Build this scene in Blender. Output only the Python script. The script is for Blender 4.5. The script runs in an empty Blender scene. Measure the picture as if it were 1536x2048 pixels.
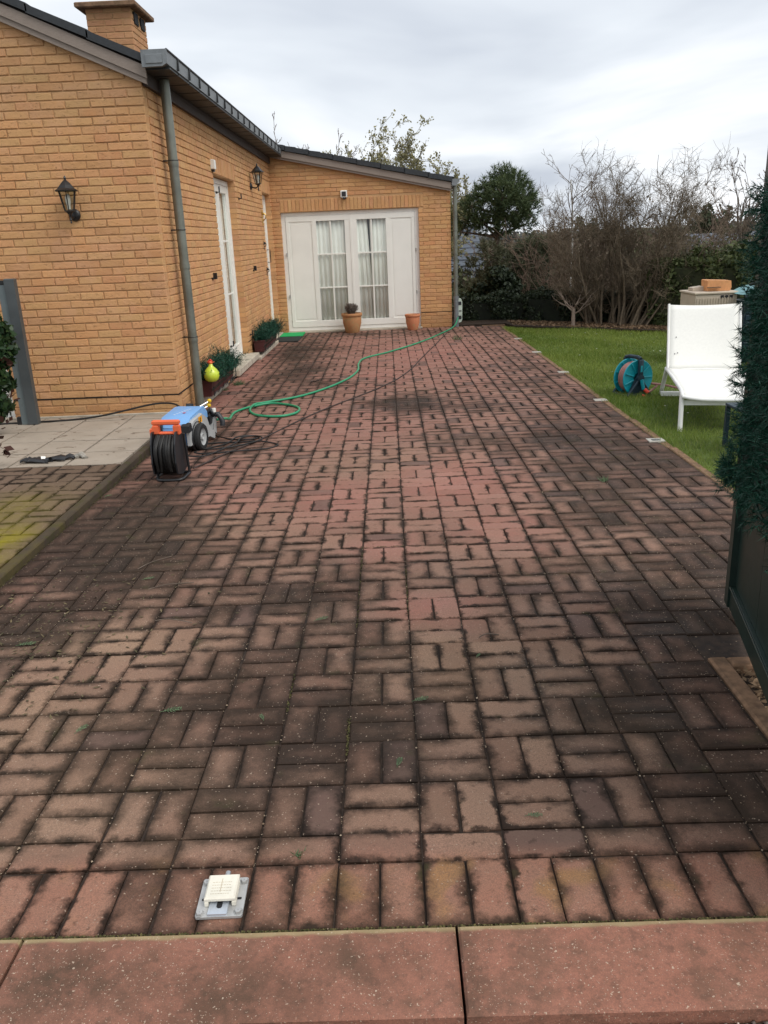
import bpy, math, random
import numpy as np
from mathutils import Vector, Matrix
random.seed(7); rng = np.random.default_rng(7)
S = bpy.context.scene
COL = S.collection

# ------------------------------------------------------------------ camera
cd = bpy.data.cameras.new('camera'); cam = bpy.data.objects.new('camera', cd); COL.objects.link(cam); S.camera = cam
cd.sensor_fit = 'HORIZONTAL'; cd.sensor_width = 36; cd.lens = 38.83; cd.clip_start = .05; cd.clip_end = 3000
PITCH, YAW, ROLL = 0.31886, -0.01607, -0.04215
cp, sp, cy, sy = math.cos(PITCH), math.sin(PITCH), math.cos(YAW), math.sin(YAW)
fw = Vector((sy*cp, cy*cp, -sp)); rt = Vector((cy, -sy, 0)); up = rt.cross(fw)
r2 = math.cos(ROLL)*rt + math.sin(ROLL)*up; u2 = -math.sin(ROLL)*rt + math.cos(ROLL)*up
M = Matrix((r2, u2, -fw)).transposed().to_4x4(); M.translation = Vector((.1757, -1.6674, 1.4558))
cam.matrix_world = M
# ------------------------------------------------------------------ world, sun, exposure
W = bpy.data.worlds.new('World'); S.world = W; W.use_nodes = True
SUN_EL, SUN_AZ = math.radians(50), math.radians(125)      # azimuth clockwise from +Y
def build_world():
    nt = W.node_tree; nt.nodes.clear(); N = nt.nodes.new; L = nt.links.new
    out = N('ShaderNodeOutputWorld'); mix = N('ShaderNodeMixShader'); b1 = N('ShaderNodeBackground'); b2 = N('ShaderNodeBackground')
    sky = N('ShaderNodeTexSky'); sky.sky_type = 'NISHITA'; sky.sun_disc = False; sky.sun_elevation = SUN_EL; sky.sun_rotation = SUN_AZ
    sky.dust_density = 3
    L(sky.outputs[0], b1.inputs[0]); b1.inputs[1].default_value = .08
    tc = N('ShaderNodeTexCoord'); sep = N('ShaderNodeSeparateXYZ'); L(tc.outputs['Generated'], sep.inputs[0])
    ad = N('ShaderNodeMath'); ad.operation = 'MAXIMUM'; L(sep.outputs[2], ad.inputs[0]); ad.inputs[1].default_value = 0
    ad2 = N('ShaderNodeMath'); ad2.operation = 'ADD'; L(ad.outputs[0], ad2.inputs[0]); ad2.inputs[1].default_value = .16
    dx = N('ShaderNodeMath'); dx.operation = 'DIVIDE'; L(sep.outputs[0], dx.inputs[0]); L(ad2.outputs[0], dx.inputs[1])
    dy = N('ShaderNodeMath'); dy.operation = 'DIVIDE'; L(sep.outputs[1], dy.inputs[0]); L(ad2.outputs[0], dy.inputs[1])
    cmb = N('ShaderNodeCombineXYZ'); L(dx.outputs[0], cmb.inputs[0]); L(dy.outputs[0], cmb.inputs[1]); cmb.inputs[2].default_value = 3.7
    n1 = N('ShaderNodeTexNoise'); n1.inputs['Scale'].default_value = .62; n1.inputs['Detail'].default_value = 5; n1.inputs['Roughness'].default_value = .48; n1.inputs['Distortion'].default_value = .4
    L(cmb.outputs[0], n1.inputs['Vector'])
    rp = N('ShaderNodeValToRGB'); e = rp.color_ramp.elements
    e[0].position = .34; e[0].color = (.47, .51, .58, 1); e[1].position = .70; e[1].color = (1.0, 1.0, 1.0, 1)
    m_ = rp.color_ramp.elements.new(.49); m_.color = (.66, .70, .75, 1)
    L(n1.outputs['Fac'], rp.inputs[0]); L(rp.outputs[0], b2.inputs[0]); b2.inputs[1].default_value = .92
    mix.inputs[0].default_value = .93
    L(b1.outputs[0], mix.inputs[1]); L(b2.outputs[0], mix.inputs[2]); L(mix.outputs[0], out.inputs[0])
build_world()
sl = bpy.data.lights.new('sun', 'SUN'); sl.energy = 1.3; sl.angle = math.radians(35); sl.color = (1, .96, .9)
so = bpy.data.objects.new('sun', sl); COL.objects.link(so)
sd = Vector((math.sin(SUN_AZ)*math.cos(SUN_EL), math.cos(SUN_AZ)*math.cos(SUN_EL), math.sin(SUN_EL)))
so.rotation_euler = (-sd).to_track_quat('-Z', 'Y').to_euler()
S.view_settings.view_transform = 'Standard'; S.view_settings.look = 'None'; S.view_settings.exposure = 0.54; S.view_settings.gamma = 1
S.view_settings.use_curve_mapping = False

# ------------------------------------------------------------------ node helper
class NB:
    def __init__(s, name):
        s.m = bpy.data.materials.new(name); s.m.use_nodes = True; s.nt = s.m.node_tree
        s.nt.nodes.clear(); s.out = s.n('ShaderNodeOutputMaterial'); s.b = s.n('ShaderNodeBsdfPrincipled'); s.l(s.b.outputs[0], s.out.inputs[0])
    def n(s, t): return s.nt.nodes.new(t)
    def l(s, a, b): s.nt.links.new(a, b)
    def put(s, i, v):
        if isinstance(v, (int, float)): i.default_value = v
        elif isinstance(v, tuple): i.default_value = v if len(v) != 3 or i.type == 'VECTOR' else (*v, 1)
        else: s.l(v, i)
    def math(s, op, a, b=0.0, c=None, clamp=False):
        x = s.n('ShaderNodeMath'); x.operation = op; x.use_clamp = clamp; s.put(x.inputs[0], a); s.put(x.inputs[1], b)
        if c is not None: s.put(x.inputs[2], c)
        return x.outputs[0]
    def pos(s): return s.n('ShaderNodeNewGeometry').outputs['Position']
    def obj(s): return s.n('ShaderNodeTexCoord').outputs['Object']
    def noise(s, vec, scale, detail=3, rough=.5, dist=0, sc3=None):
        if sc3:
            mp = s.n('ShaderNodeMapping'); s.l(vec, mp.inputs[0]); mp.inputs['Scale'].default_value = sc3; vec = mp.outputs[0]
        x = s.n('ShaderNodeTexNoise'); s.l(vec, x.inputs['Vector']); x.inputs['Scale'].default_value = scale; x.inputs['Detail'].default_value = detail
        x.inputs['Roughness'].default_value = rough; x.inputs['Distortion'].default_value = dist; return x.outputs['Fac']
    def step(s, v, a, b, c=0.0, d=1.0):
        x = s.n('ShaderNodeMapRange'); x.interpolation_type = 'SMOOTHSTEP'; s.put(x.inputs[0], v); s.put(x.inputs[1], a); s.put(x.inputs[2], b); s.put(x.inputs[3], c); s.put(x.inputs[4], d); return x.outputs[0]
    def mix(s, f, a, b, mode='MIX'):
        x = s.n('ShaderNodeMix'); x.data_type = 'RGBA'; x.blend_type = mode; x.clamp_factor = True
        s.put(x.inputs[0], f); s.put(x.inputs[6], a); s.put(x.inputs[7], b); return x.outputs[2]
    def ramp(s, f, *els):
        x = s.n('ShaderNodeValToRGB'); s.l(f, x.inputs[0]); e = x.color_ramp.elements
        while len(e) < len(els): e.new(.5)
        for k, (p, c) in enumerate(els): e[k].position = p; e[k].color = (*c, 1)
        return x.outputs[0]
    def attr(s, name): 
        x = s.n('ShaderNodeAttribute'); x.attribute_name = name; return x
    def bump(s, h, dist=.002, strength=1.0, prev=None):
        x = s.n('ShaderNodeBump'); s.put(x.inputs['Height'], h); x.inputs['Distance'].default_value = dist; x.inputs['Strength'].default_value = strength
        if prev is not None: s.l(prev, x.inputs['Normal'])
        return x.outputs[0]
    def done(s, color, rough=.8, metal=0.0, normal=None, spec=.35, **kw):
        s.put(s.b.inputs['Base Color'], color); s.put(s.b.inputs['Roughness'], rough); s.put(s.b.inputs['Metallic'], metal)
        s.b.inputs['Specular IOR Level'].default_value = spec
        if normal is not None: s.l(normal, s.b.inputs['Normal'])
        for k, v in kw.items(): s.put(s.b.inputs[k.replace('_', ' ')], v)
        return s.m
def simple(name, col, rough=.6, metal=0, nscale=20, var=.25, bump=.0, spec=.35, dirt=0, dcol=(.05, .045, .035)):
    n = NB(name); p = n.pos(); f = n.noise(p, nscale, 4, .6)
    c = n.mix(n.step(f, .3, .7), tuple(x*(1-var) for x in col), tuple(min(1, x*(1+var*.6)) for x in col))
    if dirt:
        g = n.noise(p, 5, 5, .65); c = n.mix(n.step(g, .5, .75, 0, dirt), c, dcol)
    nm = n.bump(f, bump) if bump else None
    rr = n.step(f, .2, .8, rough*.85, min(1, rough*1.12))
    return n.done(c, rr, metal, nm, spec)

# ---------------- paver material: every paver carries UVs in metres (0..0.2, 0..0.096) and a tint
DARK = [(-1.45, 3.1, .5, 1.5, .75), (1.9, 3.0, .45, 2.2, .65), (1.15, .9, .4, .6, .6), (-.25, .9, .5, .45, .5), (-1.35, 2.44, .5, .8, 1), (-1.31, 1.42, .35, .35, .8), (-1.7, 2.12, .3, .8, .8), (-.12, .53, .38, .32, .75), (-.39, .78, .35, .25, .6), (-.35, 1.64, .35, .25, .7), (-.04, 1.73, .25, .22, .5), (.97, .7, .3, .35, .7), (1.06, .3, .35, .3, .6), (1.35, 1.26, .35, .45, 1), (1.71, 1.79, .4, .5, .8), (.34, 6.0, .5, .45, 1), (.93, 4.09, .5, .7, .4), (1.45, 4.3, .5, 1.2, .7), (1.47, 2.8, .4, .5, .5), (-1.15, 10.6, .4, 1.6, .75), (-1.45, 3.38, .25, .5, .6), (1.96, 5.6, .35, 1.4, .5), (-.6, 7.6, .6, .9, .5), (-1.2, 5.0, .4, .8, .5), (1.4, 12.4, .8, .35, .6), (-.6, 12.6, 1, .3, .5), (1.6, 8.0, .5, 2, .4), (-.45, -.1, .12, .12, .5), (-.9, 8.6, .35, .9, .8), (1.05, 5.9, .5, .5, .6), (.0, 4.3, .3, .3, .3)]
PINK = [(.3, 1.44, .17, .16, .9), (.12, 2.2, .16, .22, .8), (.72, 2.45, .3, .35, .6), (-.16, 3.0, .3, .4, .8), (.55, 9.9, .85, 1.7, 1), (-.3, 11.4, .6, .8, .6), (.04, 8.0, .5, .8, .9), (-.79, 3.08, .3, .3, .7), (.52, 3.35, .4, .6, .9), (-1.15, 3.9, .3, .3, .5), (.9, 7.6, .5, .8, .5), (-.2, 5.3, .6, .9, .6), (-1.56, 7.5, .13, 3.2, 1), (.3, -.1, .5, .12, .35), (-.9, -.1, .5, .12, .3), (.95, -.1, .3, .12, .3)]
TAN = [(-.96, 1.22, .4, .2, .9), (.35, .97, .3, .3, .9), (.37, .67, .2, .2, .6), (.6, .92, .25, .25, .8), (.65, .52, .25, .2, .7), (-1.05, .7, .35, .35, .8), (-.78, .28, .35, .25, .6), (-.91, 2.63, .35, .3, .6), (.45, .2, .5, .2, .4), (.1, 3.9, .5, .4, .4)]
def blobs(n, xyz, L):
    x, y = xyz; acc = None
    for cx, cy_, rx, ry, w in L:
        a = n.math('MULTIPLY', n.math('SUBTRACT', x, cx), 1/rx); b = n.math('MULTIPLY', n.math('SUBTRACT', y, cy_), 1/ry)
        d = n.math('ADD', n.math('MULTIPLY', a, a), n.math('MULTIPLY', b, b))
        g = n.math('MULTIPLY', n.math('POWER', 2.0, n.math('MULTIPLY', d, -1.1)), w)
        acc = g if acc is None else n.math('MAXIMUM', acc, g)
    return acc
def paver_material(name, terrace=False):
    n = NB(name); p = n.pos(); sep = n.n('ShaderNodeSeparateXYZ'); n.l(p, sep.inputs[0])
    wn = n.noise(p, 3.2, 3, .6)
    wx = n.math('ADD', sep.outputs[0], n.math('MULTIPLY', n.math('SUBTRACT', wn, .5), .22)); wy = n.math('ADD', sep.outputs[1], n.math('MULTIPLY', n.math('SUBTRACT', n.noise(p, 2.6, 3, .6), .5), .3))
    uv = n.n('ShaderNodeUVMap').outputs[0]; su = n.n('ShaderNodeSeparateXYZ'); n.l(uv, su.inputs[0])
    ln = n.attr('tint'); sc = n.n('ShaderNodeSeparateColor'); n.l(ln.outputs['Color'], sc.inputs[0]); t0, t1, t2 = sc.outputs[0], sc.outputs[1], sc.outputs[2]
    du = n.math('MINIMUM', su.outputs[0], n.math('SUBTRACT', .2, su.outputs[0])); dv = n.math('MINIMUM', su.outputs[1], n.math('SUBTRACT', .096, su.outputs[1]))
    # rounded corner distance
    d = n.math('SMOOTH_MIN', du, dv, .02)
    big = n.noise(p, 1.25, 5, .62); mid = n.noise(p, 9, 4, .62); fine = n.noise(p, 60, 4, .7); grain = n.noise(p, 330, 2, .7)
    far = n.step(sep.outputs[1], 1.5, 6.0)
    if terrace:
        field = n.math('ADD', .35, n.math('MULTIPLY', n.math('SUBTRACT', big, .5), 1.2)); pk = .0; tn = 0.1
    else:
        dk = blobs(n, (wx, wy), DARK); pk = blobs(n, (wx, wy), PINK); tn = blobs(n, (wx, wy), TAN)
        field = n.math('ADD', n.math('ADD', .455, n.math('MULTIPLY', n.math('SUBTRACT', big, .5), 1.7)), n.math('MULTIPLY', dk, .8))
        field = n.math('SUBTRACT', field, n.math('MULTIPLY', pk, .42)); field = n.math('SUBTRACT', field, n.math('MULTIPLY', tn, .22))
        field = n.math('SUBTRACT', field, n.math('MULTIPLY', far, .10))
    field = n.math('ADD', field, n.math('MULTIPLY', n.math('SUBTRACT', t1, .5), .20), clamp=True)
    # dirty rim creeping in from the joints
    width = n.math('ADD', .0025, n.math('MULTIPLY', n.math('POWER', field, 1.7), .062))
    dd = n.math('ADD', d, n.math('MULTIPLY', n.math('SUBTRACT', n.noise(p, 11, 4, .65), .5), .085))
    dd = n.math('ADD', dd, n.math('MULTIPLY', n.math('SUBTRACT', fine, .5), .02))
    rim = n.step(dd, n.math('MULTIPLY', width, -.5), n.math('MULTIPLY', width, 1.9), 1, 0)
    cov = n.math('MULTIPLY', n.step(n.math('ADD', field, n.math('ADD', n.math('MULTIPLY', n.math('SUBTRACT', mid, .5), .45), n.math('MULTIPLY', n.math('SUBTRACT', fine, .5), .25))), .46, .98), .93); cov = n.math('MULTIPLY', cov, n.step(dd, .012, .05, 1.0, .82))
    spots = n.step(n.noise(p, 26, 3, .55), .62, .70, 0, .5)
    dirt = n.math('MAXIMUM', n.math('MAXIMUM', rim, cov), n.math('MULTIPLY', spots, n.step(fine, .3, .6)))
    dirt = n.math('MULTIPLY', dirt, n.step(field, -.1, .30, .5, .95))
    if terrace:
        base = n.mix(t0, (.115, .08, .052), (.17, .115, .08))
    else:
        base = n.mix(t0, (.225, .122, .086), (.315, .185, .130))
        base = n.mix(n.math('MULTIPLY', pk, .75), base, n.mix(t0, (.42, .15, .12), (.50, .215, .175)))
        base = n.mix(n.math('MULTIPLY', far, .45), base, (.31, .145, .115))
        base = n.mix(n.math('MULTIPLY', tn, .75), base, n.mix(t0, (.30, .19, .12), (.40, .265, .17)))
        base = n.mix(n.step(t2, .93, .97, 0, .75), base, (.10, .062, .055))
        front = n.step(sep.outputs[1], .06, -.02)
        base = n.mix(n.math('MULTIPLY', front, .7), base, n.mix(mid, (.32, .135, .085), (.42, .21, .14)))
        och = n.math('MULTIPLY', front, n.step(n.noise(p, 5.5, 2, .5), .55, .68, 0, .55)); base = n.mix(och, base, (.34, .19, .055))
    base = n.mix(n.step(mid, .35, .65, 0, .35), base, n.mix(.5, base, (.20, .15, .105)))
    base = n.mix(n.step(grain, .35, .65, .0, .5), base, (.13, .08, .062)); base = n.mix(n.step(n.noise(p, 170, 3, .7), .52, .64, .0, .35), base, (.11, .07, .055))
    dcol = n.mix(n.step(big, .4, .6), (.014, .0085, .006), (.022, .0155, .0095))
    if not terrace: dcol = n.mix(n.math('MULTIPLY', dk, .6), dcol, (.013, .0125, .010))
    c = n.mix(dirt, base, dcol)
    if terrace:
        md = blobs(n, (wx, wy), [(-1.93, 2.42, .13, .22, 1), (-1.86, 2.0, .12, .25, .8), (-2.1, 2.9, .25, .35, .4)]); c = n.mix(n.math('MULTIPLY', md, n.step(mid, .25, .6, .35, .95)), c, (.24, .20, .012))
    else:
        gm = n.step(n.noise(p, 7, 3, .6), .60, .72, 0, .35); c = n.mix(n.math('MULTIPLY', gm, rim), c, (.075, .072, .03))
    # exposed light grit
    wv = n.n('ShaderNodeTexNoise'); n.l(p, wv.inputs['Vector']); wv.inputs['Scale'].default_value = 160; wv.inputs['Detail'].default_value = 2
    wa = n.n('ShaderNodeVectorMath'); wa.operation = 'MULTIPLY_ADD'; n.l(wv.outputs['Color'], wa.inputs[0]); wa.inputs[1].default_value = (.008, .008, .008); n.l(p, wa.inputs[2])
    vo = n.n('ShaderNodeTexVoronoi'); n.l(wa.outputs[0], vo.inputs['Vector']); vo.inputs['Scale'].default_value = 130; sr = n.n('ShaderNodeSeparateColor'); n.l(vo.outputs['Color'], sr.inputs[0])
    sp = n.math('MULTIPLY', n.math('LESS_THAN', vo.outputs['Distance'], n.math('MULTIPLY', sr.outputs[1], .34)), n.math('GREATER_THAN', sr.outputs[0], .62))
    c = n.mix(n.math('MULTIPLY', sp, n.step(fine, .4, .6, .15, .75)), c, (.42, .32, .24))
    h = n.math('ADD', n.math('MULTIPLY', grain, .5), n.math('MULTIPLY', fine, 1.4)); nm = n.bump(h, .0016, .9)
    nm = n.bump(n.math('MULTIPLY', mid, 1.0), .004, .5, nm)
    rough = n.step(n.noise(p, 4, 2), .35, .65, .66, .9)
    return n.done(c, rough, 0, nm, .16)
M_PAVER = paver_material('red_paver'); M_TPAVER = paver_material('mossy_paver', True)
def m_kerbslab():
    n = NB('red_kerb_slab'); p = n.pos(); sep = n.n('ShaderNodeSeparateXYZ'); n.l(p, sep.inputs[0])
    mid = n.noise(p, 6, 5, .65); fine = n.noise(p, 90, 3, .7); grain = n.noise(p, 400, 2, .7)
    c = n.mix(mid, (.30, .115, .072), (.43, .20, .135)); c = n.mix(n.step(fine, .4, .62, 0, .4), c, (.22, .10, .07)); c = n.mix(n.step(grain, .35, .65, 0, .5), c, (.17, .085, .065)); c = n.mix(n.step(n.noise(p, 3.2, 6, .75), .46, .64, 0, .6), c, (.12, .07, .045)); c = n.mix(n.step(n.noise(p, 30, 4, .75), .52, .64, 0, .45), c, (.12, .065, .045))
    bl = blobs(n, (sep.outputs[0], sep.outputs[1]), [(-.55, -.33, .2, .1, .9), (-.2, -.38, .2, .1, .8), (.29, -.32, .03, .2, .7), (.05, -.3, .12, .08, .6), (-.72, -.3, .06, .2, .3)])
    c = n.mix(n.math('MULTIPLY', bl, n.step(n.noise(p, 14, 5, .7), .3, .6, .35, .95)), c, (.06, .04, .024))
    ed = n.step(n.math('ADD', sep.outputs[1], n.math('MULTIPLY', n.noise(p, 14, 3), .02)), -.222, -.212); c = n.mix(n.math('MULTIPLY', ed, .85), c, n.mix(n.noise(p, 18, 3), (.20, .15, .07), (.46, .36, .20)))
    wv = n.n('ShaderNodeTexNoise'); n.l(p, wv.inputs['Vector']); wv.inputs['Scale'].default_value = 140; wv.inputs['Detail'].default_value = 3
    wa = n.n('ShaderNodeVectorMath'); wa.operation = 'MULTIPLY_ADD'; n.l(wv.outputs['Color'], wa.inputs[0]); wa.inputs[1].default_value = (.011, .011, .011); n.l(p, wa.inputs[2])
    for sc_, th, r_ in ((230, .60, .34), (120, .86, .30), (48, .95, .22)):
        vo = n.n('ShaderNodeTexVoronoi'); n.l(wa.outputs[0], vo.inputs['Vector']); vo.inputs['Scale'].default_value = sc_; sr = n.n('ShaderNodeSeparateColor'); n.l(vo.outputs['Color'], sr.inputs[0])
        sp = n.math('MULTIPLY', n.math('LESS_THAN', vo.outputs['Distance'], n.math('MULTIPLY', sr.outputs[1], r_)), n.math('GREATER_THAN', sr.outputs[0], th)); c = n.mix(n.math('MULTIPLY', sp, n.step(grain, .3, .6, .4, .9)), c, (.52, .40, .30))
    nm = n.bump(n.math('ADD', fine, n.math('MULTIPLY', grain, .5)), .0014, .9)
    return n.done(c, .75, 0, nm, .3)
M_KSLAB = m_kerbslab()
def m_brick():
    n = NB('tan_brick'); p = n.pos(); t = n.attr('tint'); sep = n.n('ShaderNodeSeparateXYZ'); n.l(p, sep.inputs[0])
    mid = n.noise(p, 14, 4, .6); big = n.noise(p, 1.3, 4, .6); fine = n.noise(p, 120, 3, .7)
    cr = n.noise(p, 30, 3, .6, 1.2, (1, 1, 3.2))
    c = n.mix(n.step(mid, .3, .7, 0, .40), t.outputs['Color'], (.61, .35, .165)); c = n.mix(n.step(n.noise(p, 5, 4, .65), .45, .7, 0, .35), c, (.66, .37, .235)); c = n.mix(n.step(fine, .35, .7, 0, .22), c, (.34, .17, .075))
    c = n.mix(n.step(cr, .61, .69, 0, .6), c, (.25, .12, .055))
    low = n.step(n.math('ADD', sep.outputs[2], n.math('MULTIPLY', mid, .25)), .45, .1, 0, .4); c = n.mix(low, c, (.22, .125, .05))
    c = n.mix(n.step(big, .58, .78, 0, .28), c, (.36, .22, .10))
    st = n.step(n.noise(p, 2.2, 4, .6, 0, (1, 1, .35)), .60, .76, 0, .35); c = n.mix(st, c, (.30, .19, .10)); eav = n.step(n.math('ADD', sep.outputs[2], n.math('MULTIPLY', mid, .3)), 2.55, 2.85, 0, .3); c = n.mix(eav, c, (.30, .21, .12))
    nm = n.bump(n.math('ADD', n.math('MULTIPLY', n.step(cr, .60, .72), -1.2), n.math('MULTIPLY', fine, .6)), .003, .8); nm = n.bump(n.noise(p, 24, 4, .6, .8), .008, .7, nm)
    return n.done(c, .9, 0, nm, .15)
M_BRICK = m_brick()
def m_mortar():
    n = NB('mortar'); p = n.pos(); f = n.noise(p, 40, 4, .7); g = n.noise(p, 2.3, 4, .6)
    c = n.mix(f, (.48, .275, .13), (.62, .39, .21)); c = n.mix(n.step(g, .48, .68, 0, .5), c, (.25, .155, .08))
    return n.done(c, .95, 0, n.bump(f, .003), .15)
M_MORTAR = m_mortar()
def m_redbrick():
    n = NB('dark_red_brick'); p = n.pos(); t = n.attr('tint'); f = n.noise(p, 30, 3); return n.done(n.mix(n.step(f, .3, .7, 0, .4), t.outputs['Color'], (.20, .06, .04)), .85)
M_RBRICK = m_redbrick()
M_JOINT = simple('joint_sand', (.045, .030, .022), .95, 0, 30, .5, .004)
M_SLAB = None
def m_slab():
    n = NB('concrete_slab'); p = n.pos(); f = n.noise(p, 70, 3, .7); m = n.noise(p, 4, 5, .65); v = n.noise(p, 6.5, 5, .62, .8, (1, 1.5, 1)); t = n.attr('tint')
    c = n.mix(m, (.26, .215, .165), (.44, .375, .305)); c = n.mix(n.step(f, .3, .7, 0, .2), c, (.25, .215, .18))
    c = n.mix(n.step(v, .60, .64, 0, .75), c, (.105, .07, .045))
    return n.done(c, .8, 0, n.bump(f, .0015), .3)
M_SLAB = m_slab()
def m_kerb():
    n = NB('mossy_kerb_concrete'); p = n.pos(); sep = n.n('ShaderNodeSeparateXYZ'); n.l(p, sep.inputs[0]); f = n.noise(p, 60, 3, .7); m = n.noise(p, 5, 5, .65)
    c = n.mix(m, (.038, .029, .020), (.095, .07, .05)); c = n.mix(n.step(n.noise(p, 11, 4), .5, .62, 0, .7), c, (.055, .05, .02))
    g = n.step(sep.outputs[1], 3.6, 2.2, 0, .6); c = n.mix(n.math('MULTIPLY', g, n.step(m, .35, .65)), c, (.10, .078, .018))
    return n.done(c, .9, 0, n.bump(f, .003), .2)
M_KERB = m_kerb()
M_EDGE = simple('brown_edging', (.21, .125, .075), .9, 0, 22, .4, .003, .25, .5, (.07, .065, .03))
M_SILL = simple('beige_stone', (.46, .41, .33), .8, 0, 12, .18, .001, .3, .4, (.16, .13, .09))
M_WHITE = simple('white_pvc', (.86, .85, .79), .35, 0, 3, .03, 0, .5)
M_WHITEB = simple('white_painted_frame', (.86, .85, .80), .4, 0, 4, .04, 0, .45, .12, (.5, .46, .38))
M_ZINC = simple('grey_green_zinc', (.185, .195, .165), .42, .35, 6, .22, .0006, .5, .25, (.11, .105, .08))
M_GUT = simple('gutter_zinc', (.20, .215, .225), .5, .3, 9, .2, .0004, .45)
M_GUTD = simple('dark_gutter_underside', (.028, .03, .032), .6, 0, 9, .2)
M_SLATE = simple('black_slate', (.036, .040, .045), .7, 0, 30, .25, .001, .4)
def m_wood():
    n = NB('weathered_wood'); o = n.obj(); f = n.noise(o, 14, 5, .7, .3, (1, 1, 14)); g = n.noise(o, 60, 3, .7, 0, (.6, 1, 12))
    c = n.mix(f, (.20, .155, .13), (.38, .325, .28)); c = n.mix(n.step(g, .5, .7, 0, .5), c, (.14, .10, .085)); return n.done(c, .85, 0, n.bump(g, .001), .2)
M_WOOD = m_wood()
M_DWOOD = simple('brown_stained_board', (.05, .035, .03), .75, 0, 12, .25, .001)
M_BLACK = simple('black_metal', (.017, .017, .018), .38, .1, 30, .2, 0, .5)
M_BPLAST = simple('black_plastic', (.020, .021, .024), .42, 0, 20, .2, 0, .5)
M_RUBBER = simple('black_rubber', (.022, .022, .022), .7, 0, 40, .2, .0005)
M_CABLE = simple('black_cable', (.018, .017, .016), .5, 0, 40, .2)
M_GHOSE = simple('green_hose', (.022, .27, .125), .4, 0, 12, .12, 0, .5)
M_BLUE = simple('blue_plastic', (.19, .40, .72), .38, 0, 5, .06, 0, .5, .12, (.2, .25, .3))
M_GREY = simple('grey_plastic', (.40, .405, .40), .5, 0, 8, .1, 0, .4, .25, (.15, .14, .12))
M_ORANGE = simple('coral_plastic', (.80, .15, .055), .4, 0, 8, .06, 0, .5)
M_YELLOW = simple('yellow_plastic', (.72, .45, .02), .4, 0, 8, .08)
M_STICK = simple('orange_label', (.85, .38, .02), .5, 0, 8, .05)
M_STEEL = simple('steel', (.55, .56, .57), .3, .85, 30, .15)
M_GALV = simple('galvanised_plate', (.50, .50, .49), .45, .4, 25, .15, 0, .5, .2, (.25, .22, .18))
M_IVORY = simple('ivory_plastic', (.78, .74, .63), .45, 0, 20, .1, 0, .4, .25, (.4, .33, .22))
M_TEAL = simple('teal_plastic', (.005, .27, .33), .38, 0, 8, .08, 0, .5)
M_TEALD = simple('dark_teal_plastic', (.012, .03, .045), .45, 0, 8, .15)
M_PHOSE = simple('brownish_hose', (.34, .17, .15), .45, 0, 12, .15)
M_RED = simple('red_plastic', (.65, .06, .03), .4, 0, 8, .06)
M_POST = simple('grey_painted_post', (.075, .085, .088), .45, .1, 6, .12, 0, .5, .15)
M_GATE = simple('dark_green_gate', (.012, .027, .021), .42, .05, 7, .15, .0003, .5, .2, (.03, .03, .022))
def m_terra(name, a, b):
    n = NB(name); o = n.obj(); f = n.noise(o, 9, 4, .6); g = n.noise(o, 60, 3); sep = n.n('ShaderNodeSeparateXYZ'); n.l(o, sep.inputs[0])
    c = n.mix(f, a, b); c = n.mix(n.step(n.noise(o, 16, 3), .5, .7, 0, .5), c, (.38, .30, .14)); return n.done(c, .8, 0, n.bump(g, .0008), .25)
M_TERRA = m_terra('weathered_terracotta', (.40, .17, .075), (.56, .30, .14)); M_TERRA2 = m_terra('clean_terracotta', (.56, .20, .10), (.62, .25, .13))
M_BROWNPL = simple('maroon_plastic', (.075, .022, .022), .5, 0, 10, .2)
M_LIME = simple('lime_glaze', (.60, .72, .06), .25, 0, 10, .05, 0, .6)
def leafmat(name, a, b, rough=.6, trans=.25, hl=None):
    n = NB(name); t = n.attr('tint'); sc = n.n('ShaderNodeSeparateColor'); n.l(t.outputs['Color'], sc.inputs[0]); c = n.mix(sc.outputs[0], a, b)
    if hl: c = n.mix(n.step(sc.outputs[1], .9, .95), c, hl)
    m = n.done(c, rough, 0, None, .3)
    tr = n.n('ShaderNodeBsdfTranslucent'); n.put(tr.inputs[0], c); mx = n.n('ShaderNodeMixShader'); mx.inputs[0].default_value = trans
    n.l(n.b.outputs[0], mx.inputs[1]); n.l(tr.outputs[0], mx.inputs[2]); n.l(mx.outputs[0], n.out.inputs[0]); return m
M_FPINE = leafmat('artificial_pine', (.004, .035, .022), (.014, .075, .045), .45, .1, (.05, .17, .11))
M_HEDGE = leafmat('hedge_leaf', (.012, .020, .010), (.032, .048, .022), .55, .2)
M_HEDGE2 = leafmat('tall_hedge_leaf', (.03, .045, .014), (.10, .12, .04), .6, .2)
M_PINE = leafmat('pine_needle', (.03, .055, .024), (.12, .155, .065), .6, .15)
M_PINED = leafmat('dark_conifer', (.025, .038, .020), (.075, .09, .045), .6, .15)
M_GRASS = leafmat('lawn_grass', (.095, .16, .02), (.25, .31, .06), .5, .35, (.26, .27, .08))
M_BUD = leafmat('budding_leaf', (.22, .20, .09), (.36, .33, .18), .7, .3)
M_IVY = leafmat('dark_ivy', (.012, .03, .012), (.035, .075, .022), .4, .2)
M_DLEAF = leafmat('dead_leaf', (.035, .014, .010), (.085, .03, .02), .6, .25)
M_LITTER = leafmat('leaf_litter', (.11, .07, .04), (.30, .20, .12), .8, .2)
M_SPRIG = leafmat('green_sprig', (.055, .10, .045), (.15, .22, .11), .6, .2)
M_GRIT = leafmat('pale_grit', (.20, .14, .09), (.44, .34, .24), .8, .0)
M_BARK = simple('bare_bark', (.15, .115, .09), .9, 0, 30, .35)
M_BARKG = simple('greenish_bark', (.15, .115, .078), .9, 0, 30, .35)
M_BARKR = simple('reddish_twig', (.165, .115, .085), .9, 0, 30, .35)
M_BARKF = simple('distant_bark', (.24, .205, .185), .9, 0, 10, .25)
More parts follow.
